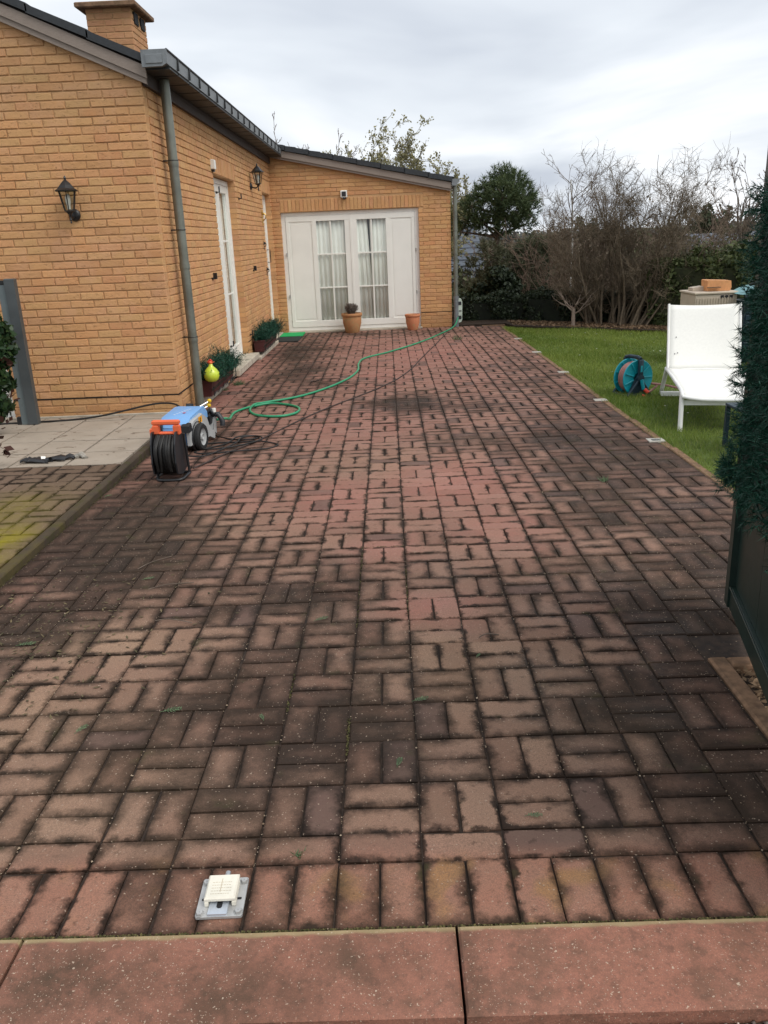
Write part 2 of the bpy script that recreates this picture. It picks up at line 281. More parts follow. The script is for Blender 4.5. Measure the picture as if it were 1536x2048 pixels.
M_BIRCH = simple('birch_bark', (.55, .54, .50), .8, 0, 18, .3, 0, .3, .5, (.12, .11, .1))
M_SOIL = simple('bed_soil', (.04, .028, .02), .95, 0, 18, .5, .01, .2)
M_LAWN = simple('lawn_soil', (.09, .125, .03), .95, 0, 5, .35, .006, .2)
M_LAND = simple('far_land', (.085, .095, .045), .95, 0, .08, .4)
M_CHAIRF = simple('white_sling', (.83, .82, .77), .6, 0, 50, .03, 0, .3); M_CHAIR = simple('white_chair_frame', (.78, .78, .75), .35, 0, 10, .05, 0, .5)
M_BEIGE = simple('beige_resin', (.50, .42, .33), .6, 0, 10, .08); M_OWOOD = simple('orange_wood', (.62, .29, .12), .6, 0, 18, .15)
M_ROOFF = simple('far_slate_roof', (.10, .115, .14), .7, 0, 3, .2); M_WALLF = simple('far_white_wall', (.62, .60, .57), .8, 0, 2, .1)
M_TARP = simple('pale_teal_cover', (.18, .36, .38), .5, 0, 6, .15)
M_CURT = simple('cream_curtain', (.84, .83, .77), .9, 0, 4, .05)
M_DARK = simple('dark_interior', (.02, .02, .022), .9)
M_MATG = simple('green_doormat', (.01, .36, .10), .9, 0, 120, .3, .003); M_MATD = simple('charcoal_mat', (.02, .026, .026), .95, 0, 120, .3, .003)
M_BRASS = simple('brass', (.55, .36, .10), .3, .8, 20, .15)
def m_glass(name='window_glass', tint=(.85, .92, .9)):
    n = NB(name); g = n.n('ShaderNodeBsdfGlossy'); g.inputs['Roughness'].default_value = .02; t = n.n('ShaderNodeBsdfTransparent'); t.inputs[0].default_value = (*tint, 1)
    fr = n.n('ShaderNodeLayerWeight'); fr.inputs[0].default_value = .5; mx = n.n('ShaderNodeMixShader'); n.l(n.math('ADD', n.math('MULTIPLY', n.math('POWER', fr.outputs['Facing'], 4.0), .6), .035, clamp=True), mx.inputs[0]); n.l(t.outputs[0], mx.inputs[1]); n.l(g.outputs[0], mx.inputs[2]); n.l(mx.outputs[0], n.out.inputs[0]); return n.m
M_GLASS = m_glass(tint=(.97, .985, .98)); M_LGLASS = m_glass('lantern_glass', (.8, .82, .8))
M_LENS = simple('spotlight_lens', (.48, .45, .39), .3, 0, 20, .15, 0, .5, .3)

# ------------------------------------------------------------------ mesh helper
class MB:
    def __init__(s): s.v = []; s.f = []; s.c = []; s.uv = []; s.n = 0; s.hasuv = False
    def add(s, V, F, col=None, uv=None):
        b = s.n; s.v.extend([tuple(map(float, p)) for p in V]); s.n += len(V)
        for k, f in enumerate(F):
            s.f.append(tuple(b+i for i in f)); s.c.append(col or (.5, .5, .5))
            if uv is not None: s.uv.append(uv[k]); s.hasuv = True
            else: s.uv.append(None)
        return s
    def box(s, x0, x1, y0, y1, z0, z1, T=None, bev=0, col=None):
        if bev <= 0:
            V = [(x, y, z) for z in (z0, z1) for y in (y0, y1) for x in (x0, x1)]; F = [(0, 2, 3, 1), (4, 5, 7, 6), (0, 1, 5, 4), (2, 6, 7, 3), (0, 4, 6, 2), (1, 3, 7, 5)]
        else:
            V = []; F = []
            def ring(z, i): 
                k = len(V); V.extend([(x0+i, y0+i, z), (x1-i, y0+i, z), (x1-i, y1-i, z), (x0+i, y1-i, z)]); return k
            rs = [ring(z0, bev), ring(z0+bev, 0), ring(z1-bev, 0), ring(z1, bev)]
            F.append((3, 2, 1, 0)); F.append(tuple(rs[3]+i for i in range(4)))
            for a, b in zip(rs, rs[1:]):
                for i in range(4): F.append((a+i, a+(i+1) % 4, b+(i+1) % 4, b+i))
        if T is not None: V = [T @ Vector(p) for p in V]
        return s.add(V, F, col)
    def tube(s, pts, r, seg=8, cap=True, col=None, r1=None):
        pts = [Vector(p) for p in pts]; n = len(pts); V = []; F = []; R = [r]*n if not isinstance(r, (list, tuple)) else list(r)
        if r1 is not None: R = [r+(r1-r)*i/(n-1) for i in range(n)]
        up0 = None
        for i, p in enumerate(pts):
            d = (pts[min(i+1, n-1)]-pts[max(i-1, 0)]); d = d.normalized() if d.length > 1e-9 else Vector((0, 0, 1))
            if up0 is None: up0 = Vector((0, 0, 1)) if abs(d.z) < .9 else Vector((1, 0, 0))
            a = d.cross(up0)
            if a.length < 1e-6: a = d.orthogonal()
            a.normalize(); b = a.cross(d).normalized(); up0 = b
            for k in range(seg): t = 2*math.pi*k/seg; V.append(p+R[i]*(math.cos(t)*a+math.sin(t)*b))
        for i in range(n-1):
            for k in range(seg): F.append((i*seg+k, (i+1)*seg+k, (i+1)*seg+(k+1) % seg, i*seg+(k+1) % seg))
        if cap: F.append(tuple(range(seg))); F.append(tuple((n-1)*seg+k for k in range(seg-1, -1, -1)))
        return s.add(V, F, col)
    def lathe(s, prof, seg=20, T=None, col=None, close=False):
        V = []; F = []
        for r, z in prof:
            for k in range(seg): t = 2*math.pi*k/seg; V.append(Vector((r*math.cos(t), r*math.sin(t), z)))
        for i in range(len(prof)-1):
            for k in range(seg): F.append((i*seg+k, i*seg+(k+1) % seg, (i+1)*seg+(k+1) % seg, (i+1)*seg+k))
        if close: F.append(tuple(range(seg-1, -1, -1))); F.append(tuple((len(prof)-1)*seg+k for k in range(seg)))
        if T is not None: V = [T @ p for p in V]
        return s.add(V, F, col)
    def prism(s, poly, h0, h1, T=None, col=None):
        """polygon in XY extruded in Z"""
        n = len(poly); V = [Vector((x, y, h0)) for x, y in poly]+[Vector((x, y, h1)) for x, y in poly]
        F = [tuple(range(n-1, -1, -1)), tuple(range(n, 2*n))]+[(i, (i+1) % n, n+(i+1) % n, n+i) for i in range(n)]
        if T is not None: V = [T @ p for p in V]
        return s.add(V, F, col)
    def mesh(s, name, mat, smooth=False):
        me = bpy.data.meshes.new(name); me.from_pydata(s.v, [], s.f)
        if mat: 
            for m in (mat if isinstance(mat, (list, tuple)) else [mat]): me.materials.append(m)
        at = me.color_attributes.new('tint', 'FLOAT_COLOR', 'CORNER'); cc = []
        for f, c in zip(s.f, s.c): cc.extend((c[0], c[1], c[2], 1)*len(f))
        at.data.foreach_set('color', cc)
        if s.hasuv:
            ul = me.uv_layers.new(name='UVMap'); q = []
            for f, u in zip(s.f, s.uv):
                if u is None: q.extend((.1, .05)*len(f))
                else:
                    for a in u: q.extend(a)
            ul.data.foreach_set('uv', q)
        if smooth: me.shade_smooth()
        me.update(); return me
def link(name, me, parent=None, mw=None):
    o = bpy.data.objects.new(name, me); COL.objects.link(o)
    if mw is not None: o.matrix_local = mw
    if parent: o.parent = parent
    return o
def tag(o, label=None, cat=None, group=None, kind=None):
    if label: o['label'] = label
    if cat: o['category'] = cat
    if group: o['group'] = group
    if kind: o['kind'] = kind
    return o
def build(mb, name, mat, parent=None, smooth=False, origin=None, auto=None):
    """links the mesh; with a parent at a location the vertices are given in world space"""
    me = mb.mesh(name, mat, smooth)
    if auto: 
        me.shade_smooth(); me.set_sharp_from_angle(angle=math.radians(auto))
    o = bpy.data.objects.new(name, me); COL.objects.link(o)
    if origin is not None:
        me.transform(Matrix.Translation(-Vector(origin))); o.location = origin
    if parent:
        o.parent = parent; o.matrix_parent_inverse = WM[parent.name].inverted() if parent.name in WM else Matrix()
    return o
WM = {}
def thing(name, loc, label, cat, group=None, rz=0):
    o = bpy.data.objects.new(name, None); COL.objects.link(o); o.empty_display_size = .1
    o.location = loc; o.rotation_euler = (0, 0, rz); WM[o.name] = Matrix.Translation(Vector(loc)) @ Matrix.Rotation(rz, 4, 'Z'); return tag(o, label, cat, group)
def part(mb, name, mat, parent, smooth=False, auto=None, local=False):
    me = mb.mesh(name, mat, smooth)
    if auto: me.shade_smooth(); me.set_sharp_from_angle(angle=math.radians(auto))
    o = bpy.data.objects.new(name, me); COL.objects.link(o)
    if parent is not None:
        o.parent = parent
        pw = WM.get(parent.name)
        if pw is not None and not local: me.transform(pw.inverted())
        WM[o.name] = pw if pw is not None else Matrix()
    return o
def fastmesh(name, V, F, mat, tint=None, parent=None, kind=None, smooth=False):
    """V (n,3), F (m,k); tint (m,3) per face"""
    me = bpy.data.meshes.new(name); m, k = F.shape
    me.vertices.add(len(V)); me.vertices.foreach_set('co', V.astype('f4').ravel()); me.loops.add(m*k); me.loops.foreach_set('vertex_index', F.astype('i4').ravel())
    me.polygons.add(m); me.polygons.foreach_set('loop_start', np.arange(0, m*k, k, dtype='i4'))
    me.update(calc_edges=True)
    if tint is not None:
        at = me.color_attributes.new('tint', 'FLOAT_COLOR', 'CORNER'); t = np.ones((m, k, 4), 'f4'); t[:, :, :3] = tint[:, None, :]; at.data.foreach_set('color', t.ravel())
    me.materials.append(mat); 
    if smooth: me.shade_smooth()
    o = bpy.data.objects.new(name, me); COL.objects.link(o)
    if parent is not None:
        o.parent = parent; pw = WM.get(parent.name)
        if pw is not None: me.transform(pw.inverted())
    if kind: o['kind'] = kind
    return o
def leaves(P, size, rn=None, elong=1.6, normal=None, spread=1.0):
    """random quads (diamond) at points"""
    n = len(P); a = rng.normal(size=(n, 3)); 
    if normal is not None: a = normal+spread*a*.6
    a /= np.linalg.norm(a, axis=1)[:, None]; b = rng.normal(size=(n, 3)); b -= (b*a).sum(1)[:, None]*a; b /= np.linalg.norm(b, axis=1)[:, None]; c = np.cross(a, b)
    s = (size*(.6+.8*rng.random(n)))[:, None]
    V = np.stack([P-b*s*elong*.5, P+c*s*.5, P+b*s*elong*.5, P-c*s*.5], 1).reshape(-1, 3); F = np.arange(4*n).reshape(n, 4)
    T = np.stack([rng.random(n), rng.random(n), rng.random(n)], 1); return V, F, T
def needles(P, D, length, width):
    """thin triangles from P in direction D"""
    n = len(P); D = D/np.linalg.norm(D, axis=1)[:, None]; b = rng.normal(size=(n, 3)); b = np.cross(D, b); b /= np.linalg.norm(b, axis=1)[:, None]
    L = (length*(.7+.6*rng.random(n)))[:, None]; V = np.stack([P-b*width/2, P+b*width/2, P+D*L], 1).reshape(-1, 3)
    return V, np.arange(3*n).reshape(n, 3), np.stack([rng.random(n), rng.random(n), rng.random(n)], 1)

def gz(y): return 0.0 if y < 3 else (-.011*(y-3) if y < 6 else (-.033-.005*(y-6) if y < 14 else -.073))
gzv = np.vectorize(gz)
C = .208
# ------------------------------------------------------------------ ground and terrain
def terrain():
    xs = [-400, -150, -60, -30, -15, -6, 0, 6, 12, 20, 35, 60, 120, 250, 600]; ys = [-60, -20, -6, -1, 3, 6, 10, 14, 15.5, 18, 22, 30, 45, 70, 110, 170, 260, 400, 520, 900]
    def h(x, y):
        if y < 15: z = gz(max(y, 0))-.16
        elif y < 45: z = -.24-1.9*((y-15)/30)**.8
        elif y < 170: z = -2.14-1.6*(y-45)/125
        elif y < 400: z = -3.7+5.0*((y-170)/230)
        else: z = 1.3-(y-400)*.004
        if y > 60: z += .6*math.sin(x*.013+y*.01)
        return z
    mb = MB(); V = [(x, y, h(x, y)) for y in ys for x in xs]; n = len(xs)
    mb.add(V, [(j*n+i, j*n+i+1, (j+1)*n+i+1, (j+1)*n+i) for j in range(len(ys)-1) for i in range(n-1)])
    tag(part(mb, 'ground', M_LAND, None, True), kind='structure')
terrain()
# driveway: a sand bed, then pavers
def strip_sheet(x0, x1, y0, y1, dz, thick=.12, step=.5):
    mb = MB(); ys = list(np.arange(y0, y1, step))+[y1]; V = []
    for y in ys: V += [(x0, y, gz(y)+dz), (x1, y, gz(y)+dz), (x1, y, gz(y)+dz-thick), (x0, y, gz(y)+dz-thick)]
    F = [(4*i, 4*i+1, 4*i+5, 4*i+4) for i in range(len(ys)-1)]+[(4*i+1, 4*i+2, 4*i+6, 4*i+5) for i in range(len(ys)-1)]+[(4*i+3, 4*i, 4*i+4, 4*i+7) for i in range(len(ys)-1)]
    F += [(0, 3, 2, 1)]; k = 4*(len(ys)-1); F += [(k, k+1, k+2, k+3)]
    return mb.add(V, F)
bed = strip_sheet(-1.70, 1.262, -.205, .97, -.009); 
b2_ = strip_sheet(-1.70, 2.10, .97, 13.22, -.009); bed.add(b2_.v, b2_.f)
drive = part(bed, 'driveway', M_JOINT, None); tag(drive, kind='structure')
LP, WP, TH = .2, .096, .05
def paver_mesh(mb, T, tint, L=.2022, Wd=.0982, bev=.0045):
    """paver lying along local X, top at z=0"""
    a, b = L/2, Wd/2
    jit = [(random.uniform(-.0012, .0012), random.uniform(-.0012, .0012)) for _ in range(4)]
    o = [(-a, -b), (a, -b), (a, b), (-a, b)]; V = []
    for (x, y), (jx, jy) in zip(o, jit): V.append((x+jx+(bev if x < 0 else -bev), y+jy+(bev if y < 0 else -bev), 0))
    for (x, y), (jx, jy) in zip(o, jit): V.append((x+jx*.5, y+jy*.5, -bev*.8))
    for (x, y), (jx, jy) in zip(o, jit): V.append((x+jx*.5, y+jy*.5, -TH))
    F = [(0, 1, 2, 3)]+[(4+i, 4+(i+1) % 4, (i+1) % 4, i) for i in range(4)]+[(8+i, 8+(i+1) % 4, 4+(i+1) % 4, 4+i) for i in range(4)]
    uvp = [((x+a)*LP/L, (y+b)*WP/Wd) for x, y, z in V]; uv = [[uvp[i] for i in f] for f in F]
    mb.add([T @ Vector(v) for v in V] if T is not None else V, F, tint, uv)
POOL = []
for k in range(28):
    m = MB(); paver_mesh(m, None, (random.random(), random.random(), random.random()*.97 if k else .99)); POOL.append(m.mesh('paver', M_PAVER))
def ptint(): return (random.random(), random.random(), random.random())
pl = []                                                     # (x, y, along_x, small)
def in_drive(x, y): return y > .96 or x < 1.25
for i in range(-8, 10):
    # one stretcher course, then the basket weave
    if i < 6: pl.append(((i+.5)*C, .25*C, 0))
    for r in range(0, 64):
        y0 = (.5+r)*C
        if y0 > 13.15: break
        if i >= 6 and r < 5: continue
        if i >= 8 and y0 > 12.9: continue
        if i == -8 and y0 > 5.6:
            pl += [((i+.5)*C, y0+C*.25, 0), ((i+.5)*C, y0+C*.75, 0)] if r % 3 else [((i+.25)*C, y0+C*.5, 1), ((i+.75)*C, y0+C*.5, 1)]; continue
        if (i+r) % 2 == 0: pl += [((i+.5)*C, y0+C*.25, 0), ((i+.5)*C, y0+C*.75, 0)]
        else: pl += [((i+.25)*C, y0+C*.5, 1), ((i+.75)*C, y0+C*.5, 1)]
for k in range(-17, 12): pl.append(((k+.5)*C/2, -.5*C, 1))   # soldier row behind the kerb slabs
CX, CY, CZ = .1757, -1.667, 1.456
def dist(x, y, z=0): return math.sqrt((x-CX)**2+(y-CY)**2+(z-CZ)**2)
def seen(x, y):
    p = M.inverted() @ Vector((x, y, 0)); return p.z < 0 and abs(p.x/-p.z) < .49 and abs(p.y/-p.z) < .65
pl.sort(key=lambda t: (0 if seen(t[0], t[1]) else 1, dist(t[0], t[1])))
rest = MB(); npv = 0
for x, y, vert in pl:
    z = gz(y)+random.gauss(0, .0016)
    T = Matrix.Translation((x+random.gauss(0, .0009), y+random.gauss(0, .0009), z)) @ Matrix.Rotation((math.pi/2 if vert else 0)+random.gauss(0, .006), 4, 'Z') @ Matrix.Rotation(random.gauss(0, .012), 4, 'X') @ Matrix.Rotation(random.gauss(0, .007), 4, 'Y')
    if npv < 300 and seen(x, y):
        o = bpy.data.objects.new('paver', random.choice(POOL)); COL.objects.link(o); o.parent = drive; o.matrix_local = T; npv += 1
    else: paver_mesh(rest, T, ptint())
o = part(rest, 'paving', M_PAVER, drive); o['kind'] = 'stuff'
# kerb slabs in front
for x0 in (-1.66, -.693, .274, 1.241):
    m = MB(); z = random.uniform(-.001, .001); m.box(x0+.003, x0+.967-.003, -.436, -.212, -.09, .006+z, bev=.005); part(m, 'kerb_slab', M_KSLAB, drive)
# right hand edgings
for y0 in np.arange(.97, 12.9, 1.0):
    m = MB(); y1 = min(y0+.995, 12.95); T = Matrix.Translation((0, 0, gz((y0+y1)/2)))
    m.box(2.086, 2.142, y0, y1, -.1, -.001+random.uniform(-.002, .002), T, bev=.006); part(m, 'edging_stone', M_EDGE, drive)
for y0, y1 in ((-.2, .38), (.385, .955)):
    m = MB(); m.box(1.256, 1.318, y0, y1, -.1, .008, bev=.008); part(m, 'edging_stone', M_EDGE, drive)
m = MB(); m.box(1.32, 2.2, .895, .955, -.1, .006, bev=.008); part(m, 'edging_stone', M_EDGE, drive)
m = MB(); m.box(1.79, 2.2, 13.16, 13.21, -.16, -.066, bev=.005); part(m, 'edging_stone', M_EDGE, drive)

# wood chip bed right of the near drive
m = MB(); m.box(1.316, 3.2, -.6, .896, -.14, -.03); tag(part(m, 'planting_bed', M_SOIL, None), kind='structure')
n = 2600; P = np.stack([rng.uniform(1.33, 1.9, n), rng.uniform(-.2, .89, n), rng.uniform(-.03, -.008, n)], 1)
V, F, T_ = leaves(P, np.full(n, .012), elong=2.6, normal=np.array([0, 0, 1.0]), spread=1.0); tag(fastmesh('wood_chips', V, F, M_LITTER, T_), 'brown wood chips in the bed beneath the green gate', 'wood chips', kind='stuff')
# street verge below the kerb
m = MB(); m.box(-6, 6, -7, -.44, -.2, -.03); tag(part(m, 'verge', M_SOIL, None), kind='structure')
def pebbles(n, xr, yr, zf, size, name, mat, label, cat, tintf=None, fn=None):
    X = rng.uniform(*xr, n); Y = rng.uniform(*yr, n)
    if fn is not None: k = fn(X, Y); X, Y = X[k], Y[k]; n = len(X)
    Z = np.array([zf(y) for y in Y]); base = np.array([[1, 0, 0], [0, 1, 0], [-1, 0, 0], [0, -1, 0], [0, 0, .8], [0, 0, -.6]]); FF = np.array([[0, 1, 4], [1, 2, 4], [2, 3, 4], [3, 0, 4], [1, 0, 5], [2, 1, 5], [3, 2, 5], [0, 3, 5]])
    s = size*np.exp(rng.normal(0, .45, n)); a = rng.uniform(0, 6.28, n); R = np.stack([np.stack([np.cos(a), -np.sin(a), 0*a], 1), np.stack([np.sin(a), np.cos(a), 0*a], 1), np.stack([0*a, 0*a, 1+0*a], 1)], 1)
    B = base[None]*(1+.5*(rng.random((n, 6, 3))-.5)); B = B*np.stack([s, s*.75, s*.45], 1)[:, None, :]; V = np.einsum('nij,nkj->nki', R, B)+np.stack([X, Y, Z], 1)[:, None, :]
    F = (FF[None]+6*np.arange(n)[:, None, None]).reshape(-1, 3); T = np.repeat(np.stack([rng.random(n), rng.random(n), rng.random(n)], 1), 8, 0)
    o = fastmesh(name, V.reshape(-1, 3), F, mat, T); return tag(o, label, cat, kind='stuff')
M_GRAVEL = leafmat('mixed_gravel', (.10, .08, .07), (.40, .33, .28), .8, 0, (.6, .5, .42))
pebbles(2600, (-1.2, 1.4), (-.56, -.442), lambda y: -.026, .006, 'gravel', M_GRAVEL, 'mixed gravel along the outer side of the red kerb slabs', 'gravel')

# ------------------------------------------------------------------ terrace on the left
tb = MB(); tb.box(-5.2, -1.735, -.3, 5.80, -.12, -.008); terrace = part(tb, 'terrace', M_JOINT, None); tag(terrace, kind='structure')
SX = [-1.745-.405*k for k in range(0, 9)]; SYr = [3.955+.3925*k for k in range(0, 4)]
for yi, y0 in enumerate(SYr+[5.525]):
    for k in range(8):
        x1 = SX[k]; x0 = SX[k+1]; y1 = y0+.3925 if yi < 4 else 5.72
        m = MB(); m.box(x0+.009, x1-.009, y0+.013, y1-.013, -.03, .030+random.uniform(-.0015, .0015), bev=.003); part(m, 'slab', M_SLAB, terrace)
TP = []
for k in range(16):
    m = MB(); paver_mesh(m, None, ptint()); TP.append(m.mesh('paver', M_TPAVER))
trest = MB(); cnt = 0
for i in range(0, 12):
    for r in range(0, 20):
        x0 = -1.740-(i+1)*C; y0 = 3.95-(r+1)*C; ps = [(x0+C/2, y0+C*.25, 0), (x0+C/2, y0+C*.75, 0)] if (i+r) % 2 else [(x0+C*.25, y0+C/2, 1), (x0+C*.75, y0+C/2, 1)]
        for x, y, v in ps:
            T = Matrix.Translation((x, y, .029+random.gauss(0, .0015))) @ Matrix.Rotation((math.pi/2 if v else 0)+random.gauss(0, .008), 4, 'Z') @ Matrix.Rotation(random.gauss(0, .01), 4, 'X')
            if seen(x, y) and cnt < 290: o = bpy.data.objects.new('paver', random.choice(TP)); COL.objects.link(o); o.parent = terrace; o.matrix_local = T; cnt += 1
            else: paver_mesh(trest, T, ptint())
o = part(trest, 'paving', M_TPAVER, terrace); o['kind'] = 'stuff'
for y0 in np.arange(-.3, 5.6, 1.0):
    m = MB(); m.box(-1.728, -1.672, y0, min(y0+.994, 5.72), -.1, .034+random.uniform(-.002, .002), bev=.006); part(m, 'kerb', M_KERB, terrace)

# ------------------------------------------------------------------ lawn
lb = MB(); ys = list(np.arange(.97, 14.2, .6)); V = []
for y in ys: V += [(2.143, y, gz(y)-.022), (11, y, gz(y)-.03)]
lb.add(V, [(2*i, 2*i+1, 2*i+3, 2*i+2) for i in range(len(ys)-1)]); tag(part(lb, 'lawn', M_LAWN, None), kind='structure')
def lawn_edge(x): return 12.54-(x-2.5)*.75            # far edge of the grass
def grass():
    n = 150000; X = 2.115+rng.random(n)**1.3*5.0+.02*np.sin(rng.random(n)*6); Y = 1.2+rng.random(n)*11.8; k = (Y < lawn_edge(X)+rng.normal(0, .05, n)) & (X < 2.6+.27*(Y+1.0)+1.4); X, Y = X[k], Y[k]; n = len(X)
    Z = gzv(Y)-.026; d = np.stack([rng.normal(0, .5, n), rng.normal(0, .5, n), np.ones(n)], 1)
    h = (.028+.02*rng.random(n))*(1+.5*(np.sin(X*3.1+Y*1.7)*np.sin(Y*2.3-X))); h *= 1+.04*(Y-3)*.5; w = .0035+.0007*np.maximum(Y-3, 0)
    L = d*h[:, None]; b = np.stack([np.cos(a := rng.uniform(0, 6.28, n)), np.sin(a), 0*a], 1)*w[:, None]*.5; P = np.stack([X, Y, Z], 1)
    V = np.stack([P-b, P+b, P+L], 1).reshape(-1, 3); F = np.arange(3*n).reshape(n, 3)
    patch = .48+.30*np.sin(X*1.9+1)*np.sin(Y*1.1+2)+.25*np.sin(X*5+Y*3.3)*.5; T = np.stack([np.clip(patch+rng.normal(0, .25, n), 0, 1), rng.random(n), rng.random(n)], 1)
    tag(fastmesh('grass', V, F, M_GRASS, T), 'short green lawn grass beside the paved drive', 'grass', kind='stuff')
grass()
m = MB(); pts = [(2.3, 12.72), (7.4, 8.9), (12, 8.9), (12, 16), (1.2, 16), (1.2, 13.22), (2.2, 13.22)]
m.prism(pts, -.3, -.045); tag(part(m, 'hedge_bed', M_SOIL, None), kind='structure')
n = 5000; t = rng.random(n); P = np.stack([2.3+5*t, 12.75-3.8*t+.1+rng.random(n)*.8, np.full(n, -.038)], 1); V, F, T_ = leaves(P, np.full(n, .03), elong=1.4, normal=np.array([0, 0, 1.0])); tag(fastmesh('leaf_litter', V, F, M_LITTER, T_), 'dry leaf litter under the hedge and bare shrubs', 'leaf litter', kind='stuff')

# ------------------------------------------------------------------ house
XW, YF, YB, XR = -1.75, 5.75, 13.2, 1.27
CP, BP = .0655, .204                                        # course and brick pitch
house = thing('brick_house', (XW, YF, 0), 'tan brick bungalow with grey gutter, low wing and white glazed doors', 'house')
def frame(ox, oy, ux, uy, nx, ny):
    m = Matrix(((ux, nx, 0, ox), (uy, ny, 0, oy), (0, 0, 1, 0), (0, 0, 0, 1))); return m
TF = frame(-8.0, YF, 1, 0, 0, -1); TS = frame(XW, YF, 0, 1, 1, 0); TB = frame(XW, YB, 1, 0, 0, -1); TR = frame(XR, YB, 0, 1, 1, 0)
BCOL = [(.63, .335, .175), (.65, .355, .185), (.61, .315, .165), (.63, .35, .18), (.60, .30, .165), (.65, .37, .19), (.62, .31, .17), (.62, .34, .17), (.64, .345, .18), (.61, .32, .165)]
def btint():
    c = random.choice(BCOL); k = random.uniform(.86, 1.08); j = random.uniform(-.02, .02); return (c[0]*k, (c[1]*1.02+j)*k, (c[2]*.90+j*.5)*k)
def brick_geo(mb, T, L, H, D, tint, bev=.0035, proud=0):
    """brick front centred on the origin of T, facing +N (local Y), depth D behind"""
    a, b = L/2, H/2; j = lambda: random.uniform(-.0016, .0016)
    sx = [(-1, -1), (1, -1), (1, 1), (-1, 1)]; q = [(x*a+j(), z*b+j()) for x, z in sx]
    V = [(x-(bev if sx[i][0] > 0 else -bev), proud+j()*.6, z-(bev if sx[i][1] > 0 else -bev)) for i, (x, z) in enumerate(q)]+[(x, proud-bev, z) for x, z in q]+[(x, -D, z) for x, z in q]
    F = [(0, 1, 2, 3)]+[(4+i, 4+(i+1) % 4, (i+1) % 4, i) for i in range(4)]+[(8+i, 8+(i+1) % 4, 4+(i+1) % 4, 4+i) for i in range(4)]
    mb.add([T @ Vector(v) for v in V], F, tint)
BPOOL = []
for k in range(30):
    m = MB(); brick_geo(m, Matrix(), BP-.010, CP-.0105, .016, btint()); BPOOL.append(m.mesh('brick', M_BRICK))
cand = []; rest = MB()
def wall(T, L, top, openings, zbase=-.1, start=None, end=None, soldiers=(), damp=None, u_min=0, proud=.009, dmax=.10):
    # mortar backing in cells around the openings
    us = sorted({u_min, L}|{o[0] for o in openings}|{o[1] for o in openings}|{s[0] for s in soldiers}); us = [u for u in us if u_min <= u <= L]
    zs = sorted({zbase}|{o[2] for o in openings if o[2] > zbase}|{o[3] for o in openings}); mb = MB()
    for ua, ub in zip(us, us[1:]):
        for i, za in enumerate(zs):
            zb = zs[i+1] if i+1 < len(zs) else None
            if any(o[0] <= (ua+ub)/2 <= o[1] and o[2] <= za+.001 < o[3] for o in openings): continue
            z1, z2 = (zb, zb) if zb is not None else (top(ua), top(ub))
            V = [(ua, 0, za), (ub, 0, za), (ub, 0, z2), (ua, 0, z1), (ua, -dmax, za), (ub, -dmax, za), (ub, -dmax, z2), (ua, -dmax, z1)]
            mb.add([T @ Vector(v) for v in V], [(0, 1, 2, 3), (7, 6, 5, 4), (0, 4, 5, 1), (1, 5, 6, 2), (2, 6, 7, 3), (3, 7, 4, 0)])
    part(mb, 'wall', M_MORTAR, house)
    k = 0; z = zbase
    while True:
        zc = z+CP*(k+.5)
        if zc > max(top(u_min), top(L))+.02: break
        s = start(k) if start else u_min; e = end(k) if end else L
        ivs = [(s, e, 0, 0)]
        for o in openings:
            if o[2]-.01 < zc < o[3]:
                new = []
                for a, b, fa, fb in ivs:
                    if o[1] <= a or o[0] >= b: new.append((a, b, fa, fb)); continue
                    if o[0] > a: new.append((a, o[0]+.004, fa, 1))
                    if o[1] < b: new.append((o[1]-.004, b, 1, fb))
                ivs = new
        for sd in soldiers:
            if sd[2] < zc < sd[3]:
                new = []
                for a, b, fa, fb in ivs:
                    if sd[1] <= a or sd[0] >= b: new.append((a, b, fa, fb)); continue
                    if sd[0] > a: new.append((a, sd[0], fa, 0))
                    if sd[1] < b: new.append((sd[1], b, 0, fb))
                ivs = new
        off = (0 if k % 2 else .5)*BP + random.uniform(-.006, .006)
        for a, b, fa, fb in ivs:
            cuts = [a]; u = math.floor((a-off)/BP)*BP+off
            while u < b:
                if u > a+.05 and u < b-.05: cuts.append(u)
                u += BP
            cuts.append(b)
            for i in range(len(cuts)-1):
                ua, ub = cuts[i]+(.005 if i or not fa else 0), cuts[i+1]-(.005 if i+2 < len(cuts) or not fb else 0)
                if ub-ua < .02: continue
                um = (ua+ub)/2
                if zc > top(um)+.015: continue
                edge = (i == 0 and (fa or start is not None and a == s)) or (i+2 == len(cuts) and (fb or end is not None and b == e))
                dz = 0
                if damp is not None and k == damp: pass
                H = CP-.0105 if not (damp is not None and k == damp) else CP-.021
                zz = zc-(.0035 if damp is not None and k == damp else 0)
                P = T @ Matrix.Translation((um, proud+random.gauss(0, .0012), zz)); cand.append((P, ub-ua, H, dmax-.01 if edge else .016))
        k += 1
    for a, b, za, zb in [s for s in soldiers]:
        u = a
        while u < b-.03:
            P = T @ Matrix.Translation((min(u+CP/2, b-.02), proud+random.gauss(0, .001), (za+zb)/2)) @ Matrix.Rotation(math.pi/2, 4, 'Y'); cand.append((P, zb-za-.008, CP-.011, dmax-.01)); u += CP
TOPF = lambda u: 2.725+.447*(-1.735-(-8.0+u))
TOPB = lambda u: 2.80-.2135*(u-.09)
fend = lambda k: (6.25+.007)
sstart = lambda k: .098
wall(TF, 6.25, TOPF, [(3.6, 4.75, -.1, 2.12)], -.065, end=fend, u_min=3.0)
wall(TS, 7.45, lambda u: 2.80, [(2.575, 3.948, -.15, 2.222), (6.41, 7.36, -.15, 2.215)], -.13, start=sstart, soldiers=[(2.50, 4.02, 2.225, 2.425), (6.35, 7.40, 2.218, 2.418)], u_min=.1)
